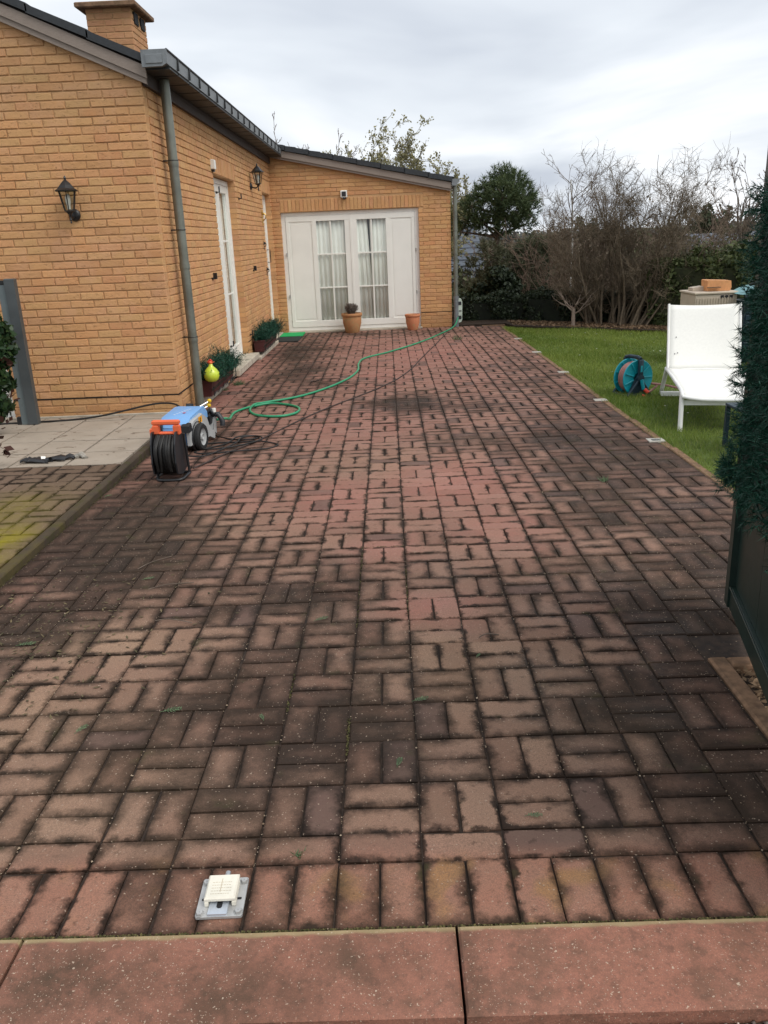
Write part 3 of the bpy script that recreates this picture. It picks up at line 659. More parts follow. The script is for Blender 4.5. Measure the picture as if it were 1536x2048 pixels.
wall(TB, 3.02, TOPB, [(.144, 2.484, -.2, 1.93)], -.13, end=lambda k: 3.027, soldiers=[(.15, 2.56, 1.933, 2.133)])
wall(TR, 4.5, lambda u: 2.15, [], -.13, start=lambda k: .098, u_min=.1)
M_DPC = simple('damp_proof_strip', (.018, .013, .010), .8, 0, 30, .3)
for T, a, b in ((TF, 4.76, 6.262), (TS, .0, 2.56), (TS, 3.96, 6.40), (TB, 2.49, 3.03)):
    m = MB(); u = a
    while u < b: m.box(u, min(u+.4, b), -.01, .0105+random.uniform(-.002, .002), .1925+random.uniform(-.001, .001), .201, T); u += .4
    part(m, 'damp_course', M_DPC, house)
def seen3(p):
    q = M.inverted() @ p; return q.z < 0 and abs(q.x/-q.z) < .47 and abs(q.y/-q.z) < .625
def bkey(c):
    p = c[0].translation; n_ = (c[0].to_3x3() @ Vector((0, 1, 0))); v = (Vector((CX, CY, CZ))-p); d = v.length; return -(max(0, n_.dot(v)/d))*c[1]/d**2 if seen3(p) else 1
cand.sort(key=bkey)
for i, (P, L, H, D) in enumerate(cand):
    if i < 300:
        if abs(L-(BP-.010)) < .004 and D < .02 and H > CP-.012: me = random.choice(BPOOL)
        else: m = MB(); brick_geo(m, Matrix(), L, H, D, btint()); me = m.mesh('brick', M_BRICK)
        o = bpy.data.objects.new('brick', me); COL.objects.link(o); o.parent = house; o.matrix_local = WM[house.name].inverted() @ P
    else: brick_geo(rest, P, L, H, D, btint())
o = part(rest, 'brick_courses', M_BRICK, house); o['kind'] = 'stuff'

# roofs, verges, gutters
def sheared(x0, z0, x1, z1, h, y0, y1, h1=None):
    """a board lying along a slope from (x0,z0) to (x1,z1), height h, between y0 and y1"""
    h1 = h if h1 is None else h1
    V = [(x0, y0, z0), (x1, y0, z1), (x1, y0, z1+h1), (x0, y0, z0+h), (x0, y1, z0), (x1, y1, z1), (x1, y1, z1+h1), (x0, y1, z0+h)]
    return V, [(0, 1, 2, 3), (7, 6, 5, 4), (0, 4, 5, 1), (1, 5, 6, 2), (2, 6, 7, 3), (3, 7, 4, 0)]
SLM = .447; zb = lambda x: 2.713+SLM*(-1.72-x)
m = MB(); m.add(*sheared(-5.6, zb(-5.6)+.045, -1.69, zb(-1.69)+.045, .088, 5.685, 5.715)); part(m, 'bargeboard', M_WOOD, house)
m = MB(); m.add(*sheared(-5.6, zb(-5.6), -1.70, zb(-1.70), .043, 5.70, 5.74)); part(m, 'bargeboard', M_WOOD, house)
x = -1.66; k = 0
while x > -5.6:
    xa = x-.46; zt = lambda q: zb(q)+.138
    m = MB(); m.add(*sheared(xa, zt(xa)+.006, x, zt(x)+.016, .062, 5.665, 5.76)); part(m, 'verge_slate', M_SLATE, house); x = xa+.012; k += 1
m = MB()
for k in range(22):      # main roof slope in lapped courses
    xa = -1.58-.2*k; xb = xa-.24; V, F = sheared(xb, zb(xb)+.185, xa, zb(xa)+.20, .012, 5.70, 18.0); m.add(V, F)
part(m, 'roof', M_SLATE, house)
m = MB(); m.add(*sheared(-5.7, zb(-5.7)+.14, -1.70, zb(-1.70)+.10, .05, 5.76, 18.0)); part(m, 'roof_deck', M_DWOOD, house)
# eave board, soffit and box gutter on the drive side
m = MB(); m.box(-1.738, -1.706, 5.755, 13.17, 2.70, 2.80); part(m, 'eave_board', M_DWOOD, house)
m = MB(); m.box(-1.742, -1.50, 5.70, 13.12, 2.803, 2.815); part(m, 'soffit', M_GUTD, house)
g = MB(); prof = [(-1.69, 2.815), (-1.545, 2.818), (-1.505, 2.835), (-1.497, 2.925), (-1.515, 2.925), (-1.52, 2.845), (-1.55, 2.832), (-1.675, 2.83), (-1.675, 2.93), (-1.69, 2.93)]
V = [(x, y, z) for y in (5.64, 13.12) for x, z in prof]; n_ = len(prof)
g.add(V, [(i, (i+1) % n_, n_+(i+1) % n_, n_+i) for i in range(n_)]+[tuple(range(n_))[::-1], tuple(range(n_, 2*n_))]); gut = part(g, 'gutter', M_GUT, house, auto=30)
m = MB(); m.prism([(x, z) for x, z in [(-1.70, 2.812), (-1.54, 2.815), (-1.50, 2.835), (-1.492, 2.935), (-1.70, 2.935)]], -.006, .006, Matrix.Translation((0, 5.634, 0)) @ Matrix(((1, 0, 0, 0), (0, 0, 1, 0), (0, 1, 0, 0), (0, 0, 0, 1)))); m.box(-1.665, -1.535, 5.620, 5.629, 2.835, 2.90, bev=.003); part(m, 'end_cap', M_GUT, gut)
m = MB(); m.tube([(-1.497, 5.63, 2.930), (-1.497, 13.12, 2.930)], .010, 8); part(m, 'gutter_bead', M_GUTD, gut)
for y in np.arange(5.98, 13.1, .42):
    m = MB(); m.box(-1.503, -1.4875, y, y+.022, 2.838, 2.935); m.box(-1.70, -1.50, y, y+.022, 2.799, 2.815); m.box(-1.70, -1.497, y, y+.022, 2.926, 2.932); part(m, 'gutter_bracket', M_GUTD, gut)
# low wing roof
zl = lambda x: 2.79-.2135*(x+1.66)
m = MB(); m.add(*sheared(-1.70, zl(-1.70)+.03, 1.285, zl(1.285)+.03, .10, 13.10, 13.13)); part(m, 'fascia_board', M_WOOD, house)
m = MB(); m.add(*sheared(-1.70, zl(-1.70)-.005, 1.285, zl(1.285)-.005, .033, 13.12, 13.165)); part(m, 'fascia_board', M_WOOD, house)
x = 1.30
while x > -1.9:
    xa = x-.40; m = MB(); m.add(*sheared(xa, zl(xa)+.135, x, zl(x)+.147, .075, 13.07, 13.20)); part(m, 'verge_slate', M_SLATE, house); x = xa+.01
m = MB()
for k in range(16):
    xb = 1.34-.2*k; xa = xb-.22; V, F = sheared(xa, zl(xa)+.20, xb, zl(xb)+.215, .012, 13.09, 17.8); m.add(V, F)
part(m, 'roof', M_SLATE, house)
m = MB(); m.add(*sheared(-1.75, zl(-1.75)+.14, 1.29, zl(1.29)+.14, .05, 13.2, 17.7)); part(m, 'roof_deck', M_DWOOD, house)
m = MB(); m.prism([(1.295, 2.24), (1.37, 2.24), (1.43, 2.335), (1.43, 2.345), (1.295, 2.345)], -.01, 4.5, Matrix(((1, 0, 0, 0), (0, 0, 1, 13.09), (0, 1, 0, 0), (0, 0, 0, 1)))); part(m, 'gutter', M_GUT, house)
# drainpipes
def pipe(x, y, z0, z1, r, joints, mat):
    m = MB(); m.tube([(x, y, z0), (x, y, z1)], r, 18); p = part(m, 'drainpipe', mat, house, auto=40)
    for zj in joints: m = MB(); m.tube([(x, y, zj-.018), (x, y, zj+.018)], r+.005, 18); m.tube([(x, y, zj-.03), (x, y, zj+.03)], r+.0025, 18); part(m, 'pipe_collar', mat, p, auto=40)
    return p
p1 = pipe(-1.655, 6.13, -.04, 2.80, .041, [.64, 1.29, 2.15], M_ZINC)
for zj in (.66, 1.60, 2.17): m = MB(); m.box(-1.74, -1.70, 6.12, 6.135, zj-.006, zj+.006); m.tube([(-1.655+.045*math.cos(t), 6.13+.045*math.sin(t), zj) for t in np.linspace(0, 2*math.pi, 17)], .004, 6); part(m, 'pipe_clamp', M_BLACK, p1)
p2 = pipe(1.345, 13.17, .42, 2.25, .036, [1.55, .95], M_ZINC); p3 = pipe(1.345, 13.17, -.08, .43, .043, [.42], M_GUT)
# chimney
ch = MB(); ch.box(-3.10, -2.60, 8.9, 9.5, 3.1, 4.02); chim = part(ch, 'chimney', M_MORTAR, house)
BC_ = BCOL; BCOL = [(a*1.0, b*.86, c*.95) for a, b, c in BC_]
cb = MB()
for k in range(15):
    z = 3.06+CP*(k+.5)
    for (T, L) in ((frame(-3.107, 8.9, 1, 0, 0, -1), .514), (frame(-2.6, 8.893, 0, 1, 1, 0), .614)):
        u = -(.5*BP if k % 2 else 0)
        while u < L-.01:
            a, b = max(u, 0), min(u+BP, L)
            if T is not None and k > 12 and L > .6 and (.10 < (a+b)/2 < .25 or .33 < (a+b)/2 < .5): u += BP; continue
            if b-a > .03: brick_geo(cb, T @ Matrix.Translation(((a+b)/2, .007, z)), b-a-.01, CP-.011, .016, btint())
            u += BP
o = part(cb, 'brick_courses', M_BRICK, chim); o['kind'] = 'stuff'
m = MB(); m.box(-2.602, -2.58, 8.98, 9.14, 3.88, 4.0); m.box(-2.602, -2.58, 9.25, 9.40, 3.88, 4.0); part(m, 'vent_opening', M_DARK, chim)
m = MB(); m.box(-3.19, -2.51, 8.80, 9.60, 4.02, 4.075, bev=.01); part(m, 'chimney_cap', M_EDGE, chim)

# ---- glazed doors and windows. T maps (u, d, z); d is depth out of the wall
def leafbox(T, name, parent, boxes, mat=M_WHITE, bev=.003):
    m = MB()
    for b in boxes: m.box(*b, T, bev=bev)
    return part(m, name, mat, parent)
def glazing(T, parent, u0, u1, z0, z1, du, nu, zcuts, d=-.075, bar=.022):
    """panes and glazing bars between u0..u1"""
    us = [u0+(u1-u0)*i/nu for i in range(nu+1)]; zs = [z0]+list(zcuts)+[z1]
    for i in range(1, nu): leafbox(T, 'glazing_bar', parent, [(us[i]-bar/2, us[i]+bar/2, d-.008, d+.016, z0, z1)])
    for z in zcuts: leafbox(T, 'glazing_bar', parent, [(u0, u1, d-.0065, d+.0175, z-bar/2, z+bar/2)])
    for i in range(nu):
        for j in range(len(zs)-1): m = MB(); m.box(us[i]+bar*.3, us[i+1]-bar*.3, d-.003, d+.003, zs[j], zs[j+1], T); part(m, 'pane', M_GLASS, parent)
# back wing: wide white door set
U = lambda x: x-XW
bd = leafbox(TB, 'glazed_door', house, [(.146, .215, -.10, -.050, -.04, 1.928), (2.413, 2.482, -.10, -.050, -.04, 1.928), (.2155, 2.4125, -.10, -.050, 1.868, 1.928), (.2155, 2.4125, -.10, -.050, -.04, .02)], M_WHITEB)
xl0, xl1, xp0, xg0, xg1 = -1.532, -.424, -1.090, -1.013, -.528
def leaf(xa, xb, pa, pb, ga, gb):
    """door leaf xa..xb with a solid panel pa..pb and a glazed field ga..gb"""
    z0, z1, zg0, zg1 = .022, 1.866, .128, 1.778; bx = [(U(xa), U(xb), -.092, -.040, z0, zg0-.0005), (U(xa), U(xb), -.092, -.040, zg1+.0005, z1)]
    for a, b in ((xa, min(pa, ga)), (max(pb, gb), xb)): bx.append((U(a), U(b), -.092, -.040, zg0, zg1))
    mid = sorted([pa, pb, ga, gb]); bx.append((U(mid[1]), U(mid[2]), -.092, -.040, zg0, zg1)); lf = leafbox(TB, 'door_leaf', bd, bx)
    m = MB(); m.box(U(pa)-.001, U(pb)+.001, -.088, -.052, zg0-.001, zg1+.001, TB); m.box(U(pa)+.03, U(pb)-.03, -.053, -.047, zg0+.03, zg1-.03, TB, bev=.004); part(m, 'door_panel', M_WHITE, lf)
    return lf
for (xa, xb, pa, pb, ga, gb) in ((-1.530, -.426, -1.475, -1.090, -1.015, -.530), (-.422, .660, .255, .61, -.322, .172)):
    lf = leaf(xa, xb, pa, pb, ga, gb)
    gl = MB()
    us = [U(ga), (U(ga)+U(gb))/2, U(gb)]; zs = [.128, .681, 1.236, 1.778]; bar = .024
    leafbox(TB, 'glazing_bar', lf, [(us[1]-bar/2, us[1]+bar/2, -.078, -.050, .128, 1.778)])
    for z in zs[1:3]: leafbox(TB, 'glazing_bar', lf, [(us[0], us[2], -.0765, -.0485, z-bar/2, z+bar/2)])
    for i in range(2):
        for j in range(3): m = MB(); m.box(us[i], us[i+1], -.072, -.066, zs[j], zs[j+1], TB); part(m, 'pane', M_GLASS, lf)
m = MB(); m.box(U(-.440), U(-.408), -.040, -.032, .03, 1.86, TB, bev=.004); part(m, 'cover_strip', M_WHITE, bd)
for xx in (-1.545, .673):
    for z in (.55, 1.25): m = MB(); m.tube([TB @ Vector((U(xx), -.036, z-.03)), TB @ Vector((U(xx), -.036, z+.03))], .009, 8); part(m, 'door_hinge', M_GALV, bd)
m = MB(); m.box(.14, 2.50, -.10, .05, -.115, -.042, TB, bev=.006); part(m, 'door_sill', M_SILL, house)
m = MB(); m.box(-1.6, .75, 13.9, 13.95, -.1, 2.0); m.box(-1.6, .75, 13.3, 13.9, 1.96, 2.0); m.box(-1.65, -1.6, 13.3, 13.95, -.1, 2); m.box(.75, .8, 13.3, 13.95, -.1, 2); part(m, 'interior', simple('dim_room', (.10, .10, .095), .9), house)
# side french window
def sidedoor(u0, u1, z0, z1, solid, d=-.100):
    o = leafbox(TS, 'french_window' if not solid else 'front_door', house, [(u0+.002, u0+.06, -.15, d+.02, z0, z1), (u1-.06, u1-.002, -.15, d+.02, z0, z1), (u0+.0605, u1-.0605, -.15, d+.02, z1-.06, z1-.002), (u0+.0605, u1-.0605, -.15, d+.02, z0, z0+.03)], M_WHITEB)
    a, b = u0+.062, u1-.062; mid = (a+b)/2
    rng_ = [(a, mid-.001), (mid+.001, b)] if not solid else [(a, b)]
    for la, lb_ in rng_:
        st = .082; g0, g1, h0, h1 = la+st, lb_-st, z0+.16, z1-.15
        if solid:
            lf = leafbox(TS, 'door_leaf', o, [(la, lb_, -.142, d+.012, z0+.032, z1-.062)]); m = MB()
            for zz0, zz1 in ((z0+.2, z0+.95), (z0+1.1, z1-.25)): m.box(la+.1, lb_-.1, d+.012, d+.018, zz0, zz1, TS, bev=.003)
            part(m, 'door_panel', M_WHITE, lf)
        else:
            lf = leafbox(TS, 'door_leaf', o, [(la, g0, -.142, d+.010, z0+.032, z1-.062), (g1, lb_, -.142, d+.010, z0+.032, z1-.062), (g0, g1, -.142, d+.010, z0+.032, h0), (g0, g1, -.142, d+.010, h1, z1-.062)])
            for z in (.855, 1.50): leafbox(TS, 'glazing_bar', lf, [(g0, g1, -.122, d-.012, z-.012, z+.012)])
            zs = [h0, .855, 1.50, h1]
            for j in range(3): m = MB(); m.box(g0, g1, -.118, -.113, zs[j], zs[j+1], TS); part(m, 'pane', M_GLASS, lf)
    return o
fwd_ = sidedoor(2.577, 3.946, .045, 2.218, False)
fd = sidedoor(6.412, 7.358, -.03, 2.211, True)
m = MB(); m.tube([TS @ Vector(v) for v in ((7.12, -.08, 1.35), (7.12, -.03, 1.35), (7.12, -.03, 1.15), (7.12, -.08, 1.15))], .008, 6); part(m, 'door_handle', M_BLACK, fd)
m = MB(); m.box(2.40, 4.02, -.095, .13, -.03, .045, TS, bev=.006); part(m, 'door_sill', M_SILL, house)
m = MB(); m.box(6.42, 7.35, -.10, .06, -.1, -.032, TS, bev=.006); part(m, 'door_sill', M_SILL, house)
m = MB(); m.box(2.3, 4.2, -.8, -.75, -.1, 2.3, TS); m.box(2.3, 4.2, -.75, -.155, 2.26, 2.3, TS); m.box(2.3, 2.35, -.75, -.155, -.1, 2.26, TS); m.box(4.15, 4.2, -.75, -.155, -.1, 2.26, TS); part(m, 'interior', M_DARK, house)
# front door area at the far left
leafbox(TF, 'white_door', house, [(3.602, 4.748, -.09, -.05, -.02, 2.10), (4.10, 4.70, -.05, -.043, .12, .55), (4.10, 4.70, -.05, -.043, .65, 1.9)], M_WHITEB)
m = MB(); m.box(3.0, 4.9, 0, .05, -.03, .045, TF, bev=.004); m.box(4.9, 6.26, .0, .022, -.03, .042, TF, bev=.004); part(m, 'plinth', M_SILL, house)
# curtains
def curtain(x0, x1, z0, z1, T, d, label, folds=9, slant=0, grp='cream net curtains behind the wing doors'):
    m = MB(); n = 60; V = []
    for j, z in enumerate((z1, (z0+z1)/2, z0)):
        for i in range(n+1):
            t = i/n; dd = .011*math.sin(t*folds*2*math.pi+.6*math.sin(t*7+j*.4))+.003*math.sin(t*23*2+j); sh = slant*j/2*t
            V.append(T @ Vector((x0+(x1-x0)*t+sh+.004*math.sin(j*3+t*9), d+dd, z)))
    m.add(V, [(j*(n+1)+i, j*(n+1)+i+1, (j+1)*(n+1)+i+1, (j+1)*(n+1)+i) for j in range(2) for i in range(n)])
    me = m.mesh('curtain', M_CURT, True); so_ = bpy.data.objects.new('curtain', me); COL.objects.link(so_); md = so_.modifiers.new('s', 'SOLIDIFY'); md.thickness = .002
    tag(so_, label, 'curtain', grp)
curtain(U(-1.05), U(-.50), .06, 1.85, TB, -.100, 'cream curtain behind the left glazed leaf of the wing doors', 7)
curtain(U(-.34), U(-.155), .06, 1.85, TB, -.100, 'narrow cream curtain left of the dark gap behind the right wing leaf', 3, .09)
curtain(U(-.105), U(.21), .06, 1.85, TB, -.103, 'cream curtain right of the dark gap behind the right wing leaf', 5)
curtain(2.66, 3.88, .1, 2.1, TS, -.165, 'pale curtain behind the tall side french window', 14, grp='curtain behind the french window')

# ------------------------------------------------------------------ things on the walls
def lantern(T, label):
    """T: origin at the wall under the arm; local Y out of the wall, Z up"""
    loc = T.translation; root = thing('wall_lantern', loc, label, 'lamp', 'black wall lanterns')
    def P(m_, name, mat, par=None, **k): return part(m_, name, mat, par or root, **k)
    m = MB(); m.lathe([(.001, 0), (.045, 0), (.050, .008), (.046, .016), (.030, .026), (.001, .028)], 18, T @ Matrix.Rotation(-math.pi/2, 4, 'X')); P(m, 'wall_plate', M_BLACK, auto=40)
    m = MB(); m.tube([T @ Vector(v) for v in ((0, .015, 0), (0, .045, -.018), (0, .08, -.022), (0, .105, -.008), (0, .115, .02))], .009, 8); m.lathe([(.001, -.07), (.008, -.062), (.005, -.05), (.012, -.04), (.006, -.025), (.010, .0), (.03, .02), (.036, .03), (.001, .032)], 12, T @ Matrix.Translation((0, .115, 0))); P(m, 'bracket_arm', M_BLACK, auto=40)
    Tb = T @ Matrix.Translation((0, .115, .03)); lh = .155; r0, r1 = .040, .072
    hx = lambda r, z, k: Tb @ Vector((r*math.cos(math.pi/3*k+.3), r*math.sin(math.pi/3*k+.3), z))
    m = MB()
    for k in range(6): m.tube([hx(r0, 0, k), hx(r1, lh, k)], .0045, 5)
    for r, z in ((r0, 0), (r1, lh)): m.tube([hx(r, z, k) for k in range(7)], .005, 5)
    cage = P(m, 'lantern_cage', M_BLACK)
    for k in range(6): m = MB(); m.add([hx(r0*.97, .003, k), hx(r0*.97, .003, k+1), hx(r1*.97, lh-.003, k+1), hx(r1*.97, lh-.003, k)], [(0, 1, 2, 3)]); P(m, 'lantern_pane', M_LGLASS, cage)
    m = MB(); Tl = Tb @ Matrix.Translation((0, 0, lh)) @ Matrix.Rotation(.3, 4, 'Z'); m.lathe([(.098, -.004), (.100, .004), (.075, .018), (.052, .045), (.030, .068), (.014, .082), (.008, .088), (.013, .098), (.009, .106), (.002, .118)], 6, Tl, close=True); P(m, 'lantern_roof', M_BLACK)
    m = MB(); m.lathe([(.001, .012), (.014, .012), (.014, .045), (.020, .06), (.022, .085), (.019, .115), (.008, .13), (.001, .131)], 14, Tb); P(m, 'bulb', M_WHITE, auto=50)
lantern(frame(-2.44, YF-.008, 1, 0, 0, -1) @ Matrix.Translation((0, 0, 1.745)), 'black carriage lantern on the front gable wall facing the camera')
lantern(frame(XW+.008, 11.03, 0, 1, 1, 0) @ Matrix.Translation((0, 0, 2.235)), 'black carriage lantern between the side french window and front door')
def small(name, mb, mat, label, cat, group=None, auto=None):
    o = part(mb, name, mat, None, auto=auto); tag(o, label, cat, group); return o
r = thing('alarm_sensor', (XW+.01, 8.3, 2.30), 'small white alarm box on the side wall above the french window', 'sensor')
m = MB(); m.box(8.24-YF, 8.34-YF, .008, .05, 2.26, 2.36, TS, bev=.006); part(m, 'sensor_body', M_WHITE, r); m = MB(); m.box(8.26-YF, 8.32-YF, .01, .04, 2.235, 2.259, TS, bev=.004); part(m, 'sensor_mount', M_BPLAST, r)
r = thing('motion_light', (-.51, YB, 2.17), 'white framed sensor light on the wing wall above the doors', 'sensor light')
m = MB(); m.box(U(-.565), U(-.455), .008, .045, 2.13, 2.245, TB, bev=.008); part(m, 'light_housing', M_WHITE, r); m = MB(); m.box(U(-.545), U(-.475), .045, .058, 2.15, 2.225, TB, bev=.006); part(m, 'light_lens', M_BPLAST, r); m = MB(); m.lathe([(.001, 0), (.02, 0), (.024, .02), (.015, .035), (.001, .036)], 12, Matrix.Translation((-.51, YB-.05, 2.10))); part(m, 'sensor_eye', M_BPLAST, r, auto=40)
hk = [(7.79, 1.115, 'black shutter catch low left of the french window', 1), (10.70, 1.10, 'black shutter catch between french window and front door', 1), (8.42, 2.05, 'black shutter pin at the upper left of the french window', 0), (9.92, 2.045, 'black shutter pin at the upper right of the french window', 0), (9.86, .30, 'black shutter pin at the lower right of the french window', 0), (8.40, .32, 'black shutter pin at the lower left of the french window', 0)]
for y, z, lab, big in hk:
    m = MB(); u = y-YF; s = 1.0 if big else .7
    if big: m.box(u-.09, u+.005, .007, .022, z-.012, z+.006, TS, bev=.002); m.box(u-.008, u+.012, .007, .05, z-.012, z+.055, TS, bev=.002)
    else: m.tube([TS @ Vector(v) for v in ((u, .005, z-.02), (u, .045, z-.02), (u, .045, z+.04))], .009, 6); m.box(u-.022, u+.022, .005, .02, z-.035, z-.012, TS, bev=.002)
    small('shutter_catch', m, M_BLACK, lab, 'wall hook', 'black iron shutter fittings')
for y, z, mat, lab in ((11.95, 1.83, M_BRASS, 'gilt scrolled plant hook on the side wall near the front door'), (11.9, 1.42, M_BLACK, 'dark scrolled iron hook below the gilt hook'), (12.0, 1.03, M_BLACK, 'lowest dark scrolled iron hook beside the front door')):
    m = MB(); u = y-YF; s = 1 if mat is M_BRASS else .6
    m.tube([TS @ Vector((u, .012, z+a*s)) for a in (-.11, .11)], .008*s+.002, 6)
    m.tube([TS @ Vector((u, .012+.06*s*math.sin(t), z+.02-.055*s*math.cos(t))) for t in np.linspace(0, 3.6, 12)], .008*s+.001, 6); m.lathe([(.001, -.02), (.022*s, -.012), (.024*s, .005), (.001, .02)], 8, TS @ Matrix.Translation((u, .03, z+.06*s)))
    small('plant_hook', m, mat, lab, 'wall hook', 'scrolled wall hooks')
# grey green socket box at the wing corner
r = thing('meter_box', (1.39, 13.25, .0), 'pale green plastic box fixed low at the corner of the wing', 'box')
m = MB(); m.prism([(0, 0), (.06, .02), (.075, .06), (.08, .36), (.06, .41), (0, .42)], 0, .12, Matrix(((1, 0, 0, 1.372), (0, 0, 1, 13.16), (0, 1, 0, -.005), (0, 0, 0, 1)))); part(m, 'box_body', simple('pale_green_plastic', (.50, .58, .50), .5, 0, 9, .1), r)
for z in (.06, .30): m = MB(); m.box(1.378, 1.435, 13.152, 13.162, z, z+.06, bev=.006); part(m, 'box_slot', M_BPLAST, r)
for dx in (0, .016, .03): m = MB(); m.box(1.395+dx, 1.405+dx, 13.154, 13.162, .19, .215); part(m, 'box_mark', M_POST, r)

# ------------------------------------------------------------------ pots, planters, mat
def spline(pts, n=8):
    P = [Vector(p) for p in pts]; out = []
    for i in range(len(P)-1):
        a, b, c, d = P[max(i-1, 0)], P[i], P[i+1], P[min(i+2, len(P)-1)]
        for k in range(n):
            t = k/n; out.append(.5*((2*b)+(c-a)*t+(2*a-5*b+4*c-d)*t*t+(3*b-a-3*c+d)*t**3))
    out.append(P[-1]); return out
def pot(x, y, r, h, mat, label):
    root = thing('terracotta_pot', (x, y, gz(y)-.004), label, 'flower pot', 'terracotta pots by the wing doors'); T = Matrix.Translation((x, y, gz(y)-.004)); m = MB()
    m.lathe([(.001, 0), (r*.62, 0), (r*.70, .02), (r*.92, h*.5), (r*.95, h*.78), (r*.95, h*.84)], 28, T); b = part(m, 'pot_body', mat, root, auto=50)
    m = MB(); m.lathe([(r*.95, h*.83), (r*1.04, h*.86), (r*1.06, h*.93), (r*1.02, h), (r*.92, h), (r*.88, h*.93), (r*.86, h*.8)], 28, T); part(m, 'rim', mat, root, auto=50)
    m = MB(); m.lathe([(.001, h*.86), (r*.9, h*.86)], 20, T); part(m, 'soil', M_SOIL, root); return root
pt1 = pot(-.47, 12.93, .172, .33, M_TERRA, 'large weathered terracotta pot with a dry twiggy plant before the wing doors')
pot(.575, 12.95, .128, .27, M_TERRA2, 'smaller plain orange terracotta pot at the right end of the wing doors')
pl_ = thing('dry_plant', (-.47, 12.93, .22), 'dry grey brown twiggy lavender growing in the large terracotta pot', 'plant')
m = MB()
for k in range(150):
    a = random.uniform(0, 6.28); rr = random.uniform(0, .10); p = Vector((-.47+.03*math.cos(a), 12.93+.03*math.sin(a), .20)); d = Vector((rr*math.cos(a), rr*math.sin(a), random.uniform(.13, .23))); m.tube([p, p+d*.6, p+d+Vector((random.gauss(0, .012), random.gauss(0, .012), 0))], .0035, 3, False)
part(m, 'twigs', M_BARK, pl_)
n = 900; a = rng.uniform(0, 6.28, n); rr = .11*np.sqrt(rng.random(n)); P = np.stack([-.47+rr*np.cos(a), 12.93+rr*np.sin(a), .30+.15*rng.random(n)*(1-rr/.2)], 1); V, F, T_ = leaves(P, np.full(n, .009), elong=2.2); fastmesh('leaves', V, F, leafmat('dry_lavender', (.12, .10, .09), (.24, .20, .17), .8, .2), T_, pl_)

def greens(cx, y0, y1, z0, root, n=260, wx=.13, hz=.2):
    Vs, Fs, Ts = [], [], []; b = 0
    for k in range(n):
        t = random.random(); y = y0+(y1-y0)*t; p = Vector((cx+random.gauss(0, wx*.35), y, z0+random.uniform(0, .05))); L = hz*random.uniform(.45, 1.15)*(.7+.5*math.sin(t*9+1)**2)
        d = Vector((random.gauss(.12, .5), random.gauss(0, .55), random.uniform(.35, 1))).normalized(); q = 26
        tt = rng.random(q); C_ = np.array(p)[None]+np.array(d)[None]*L*tt[:, None]; D = rng.normal(size=(q, 3))+np.array(d)[None]*1.0
        V, F, T_ = needles(C_, D, np.full(q, .035), .0045); Vs.append(V); Fs.append(F+b); Ts.append(T_); b += len(V)
    return fastmesh('foliage', np.concatenate(Vs), np.concatenate(Fs), M_FPINE, np.concatenate(Ts), root)
def planter(y0, y1, zb_, label, pl_label, plain, tops):
    root = thing('planter_box', (-1.62, y0, zb_), label, 'planter', 'maroon window box planters by the wall')
    h = .155; n = max(1, round((y1-y0)/.6)); L = (y1-y0)/n
    for k in range(n):
        a, b = y0+k*L+.004, y0+(k+1)*L-.004; m = MB(); z0 = zb_; t = .006; xa, xb = -1.715, -1.565
        m.add([(xa+.015, a+.01, z0), (xb-.02, a+.01, z0), (xb-.02, b-.01, z0), (xa+.015, b-.01, z0), (xa, a, z0+h), (xb, a, z0+h), (xb, b, z0+h), (xa, b, z0+h)], [(3, 2, 1, 0), (0, 1, 5, 4), (1, 2, 6, 5), (2, 3, 7, 6), (3, 0, 4, 7)])
        m.box(xb-.004, xb+.010, a-.001, b+.001, z0+h-.018, z0+h+.002, bev=.003); m.box(xa-.004, xb+.008, a-.006, a+.004, z0+h-.018, z0+h+.002, bev=.003)
        part(m, 'trough', M_BROWNPL, root)
        m = MB(); m.box(xa+.01, xb-.01, a+.01, b-.01, z0+.05, z0+h-.03); part(m, 'soil', M_SOIL, root)
    m = MB(); pts = []
    nn = int((y1-y0)/.11)
    for k in range(nn+1): pts.append((-1.553, y0+(y1-y0)*k/nn, zb_+(.035 if k % 2 else .012)))
    m.tube(spline(pts, 3), .0055, 5); m.tube([(-1.553, y0, zb_+.01), (-1.553, y0, zb_+.10)], .005, 5); m.tube([(-1.553, y1, zb_+.01), (-1.553, y1, zb_+.16)], .005, 5); part(m, 'iron_rail', M_BLACK, root)
    pr = thing('artificial_plant', (-1.64, (y0+y1)/2, zb_+h), pl_label, 'plant', 'dark green artificial foliage in the wall planters')
    greens(-1.63, y0+.02, y1-.0, zb_+h-.03, pr, int(620*(y1-y0)), wx=.17, hz=.21); return root
m = MB(); m.box(-1.74, -1.665, 6.30, 7.64, -.12, .055, bev=.006); small('stone_ledge', m, M_SILL, 'low beige stone ledge under the near maroon planters', 'ledge')
m = MB(); m.box(-1.72, -1.60, 9.75, 11.7, -.12, -.012, bev=.006); small('stone_ledge', m, M_SILL, 'low worn stone ledge under the far planter by the doormat', 'ledge')
planter(6.34, 7.56, .058, 'maroon planter trough beside the drainpipe below the lime ornament', 'dark green foliage in the trough beside the drainpipe', False, 0)
planter(9.92, 11.35, .03, 'maroon planter trough near the green doormat', 'dark green foliage in the trough near the green doormat', False, 0)
r = thing('bird_ornament', (-1.61, 6.42, .21), 'lime green round bird ornament with red crest on the near planter', 'ornament'); T = Matrix.Translation((-1.56, 6.34, .205)) @ Matrix.Diagonal((1.08, 1.08, .88, 1))
m = MB(); m.lathe([(.001, 0), (.034, .003), (.058, .024), (.070, .062), (.068, .098), (.054, .130), (.034, .155), (.019, .173), (.015, .195), (.001, .200)], 22, T); part(m, 'body', M_LIME, r, True)
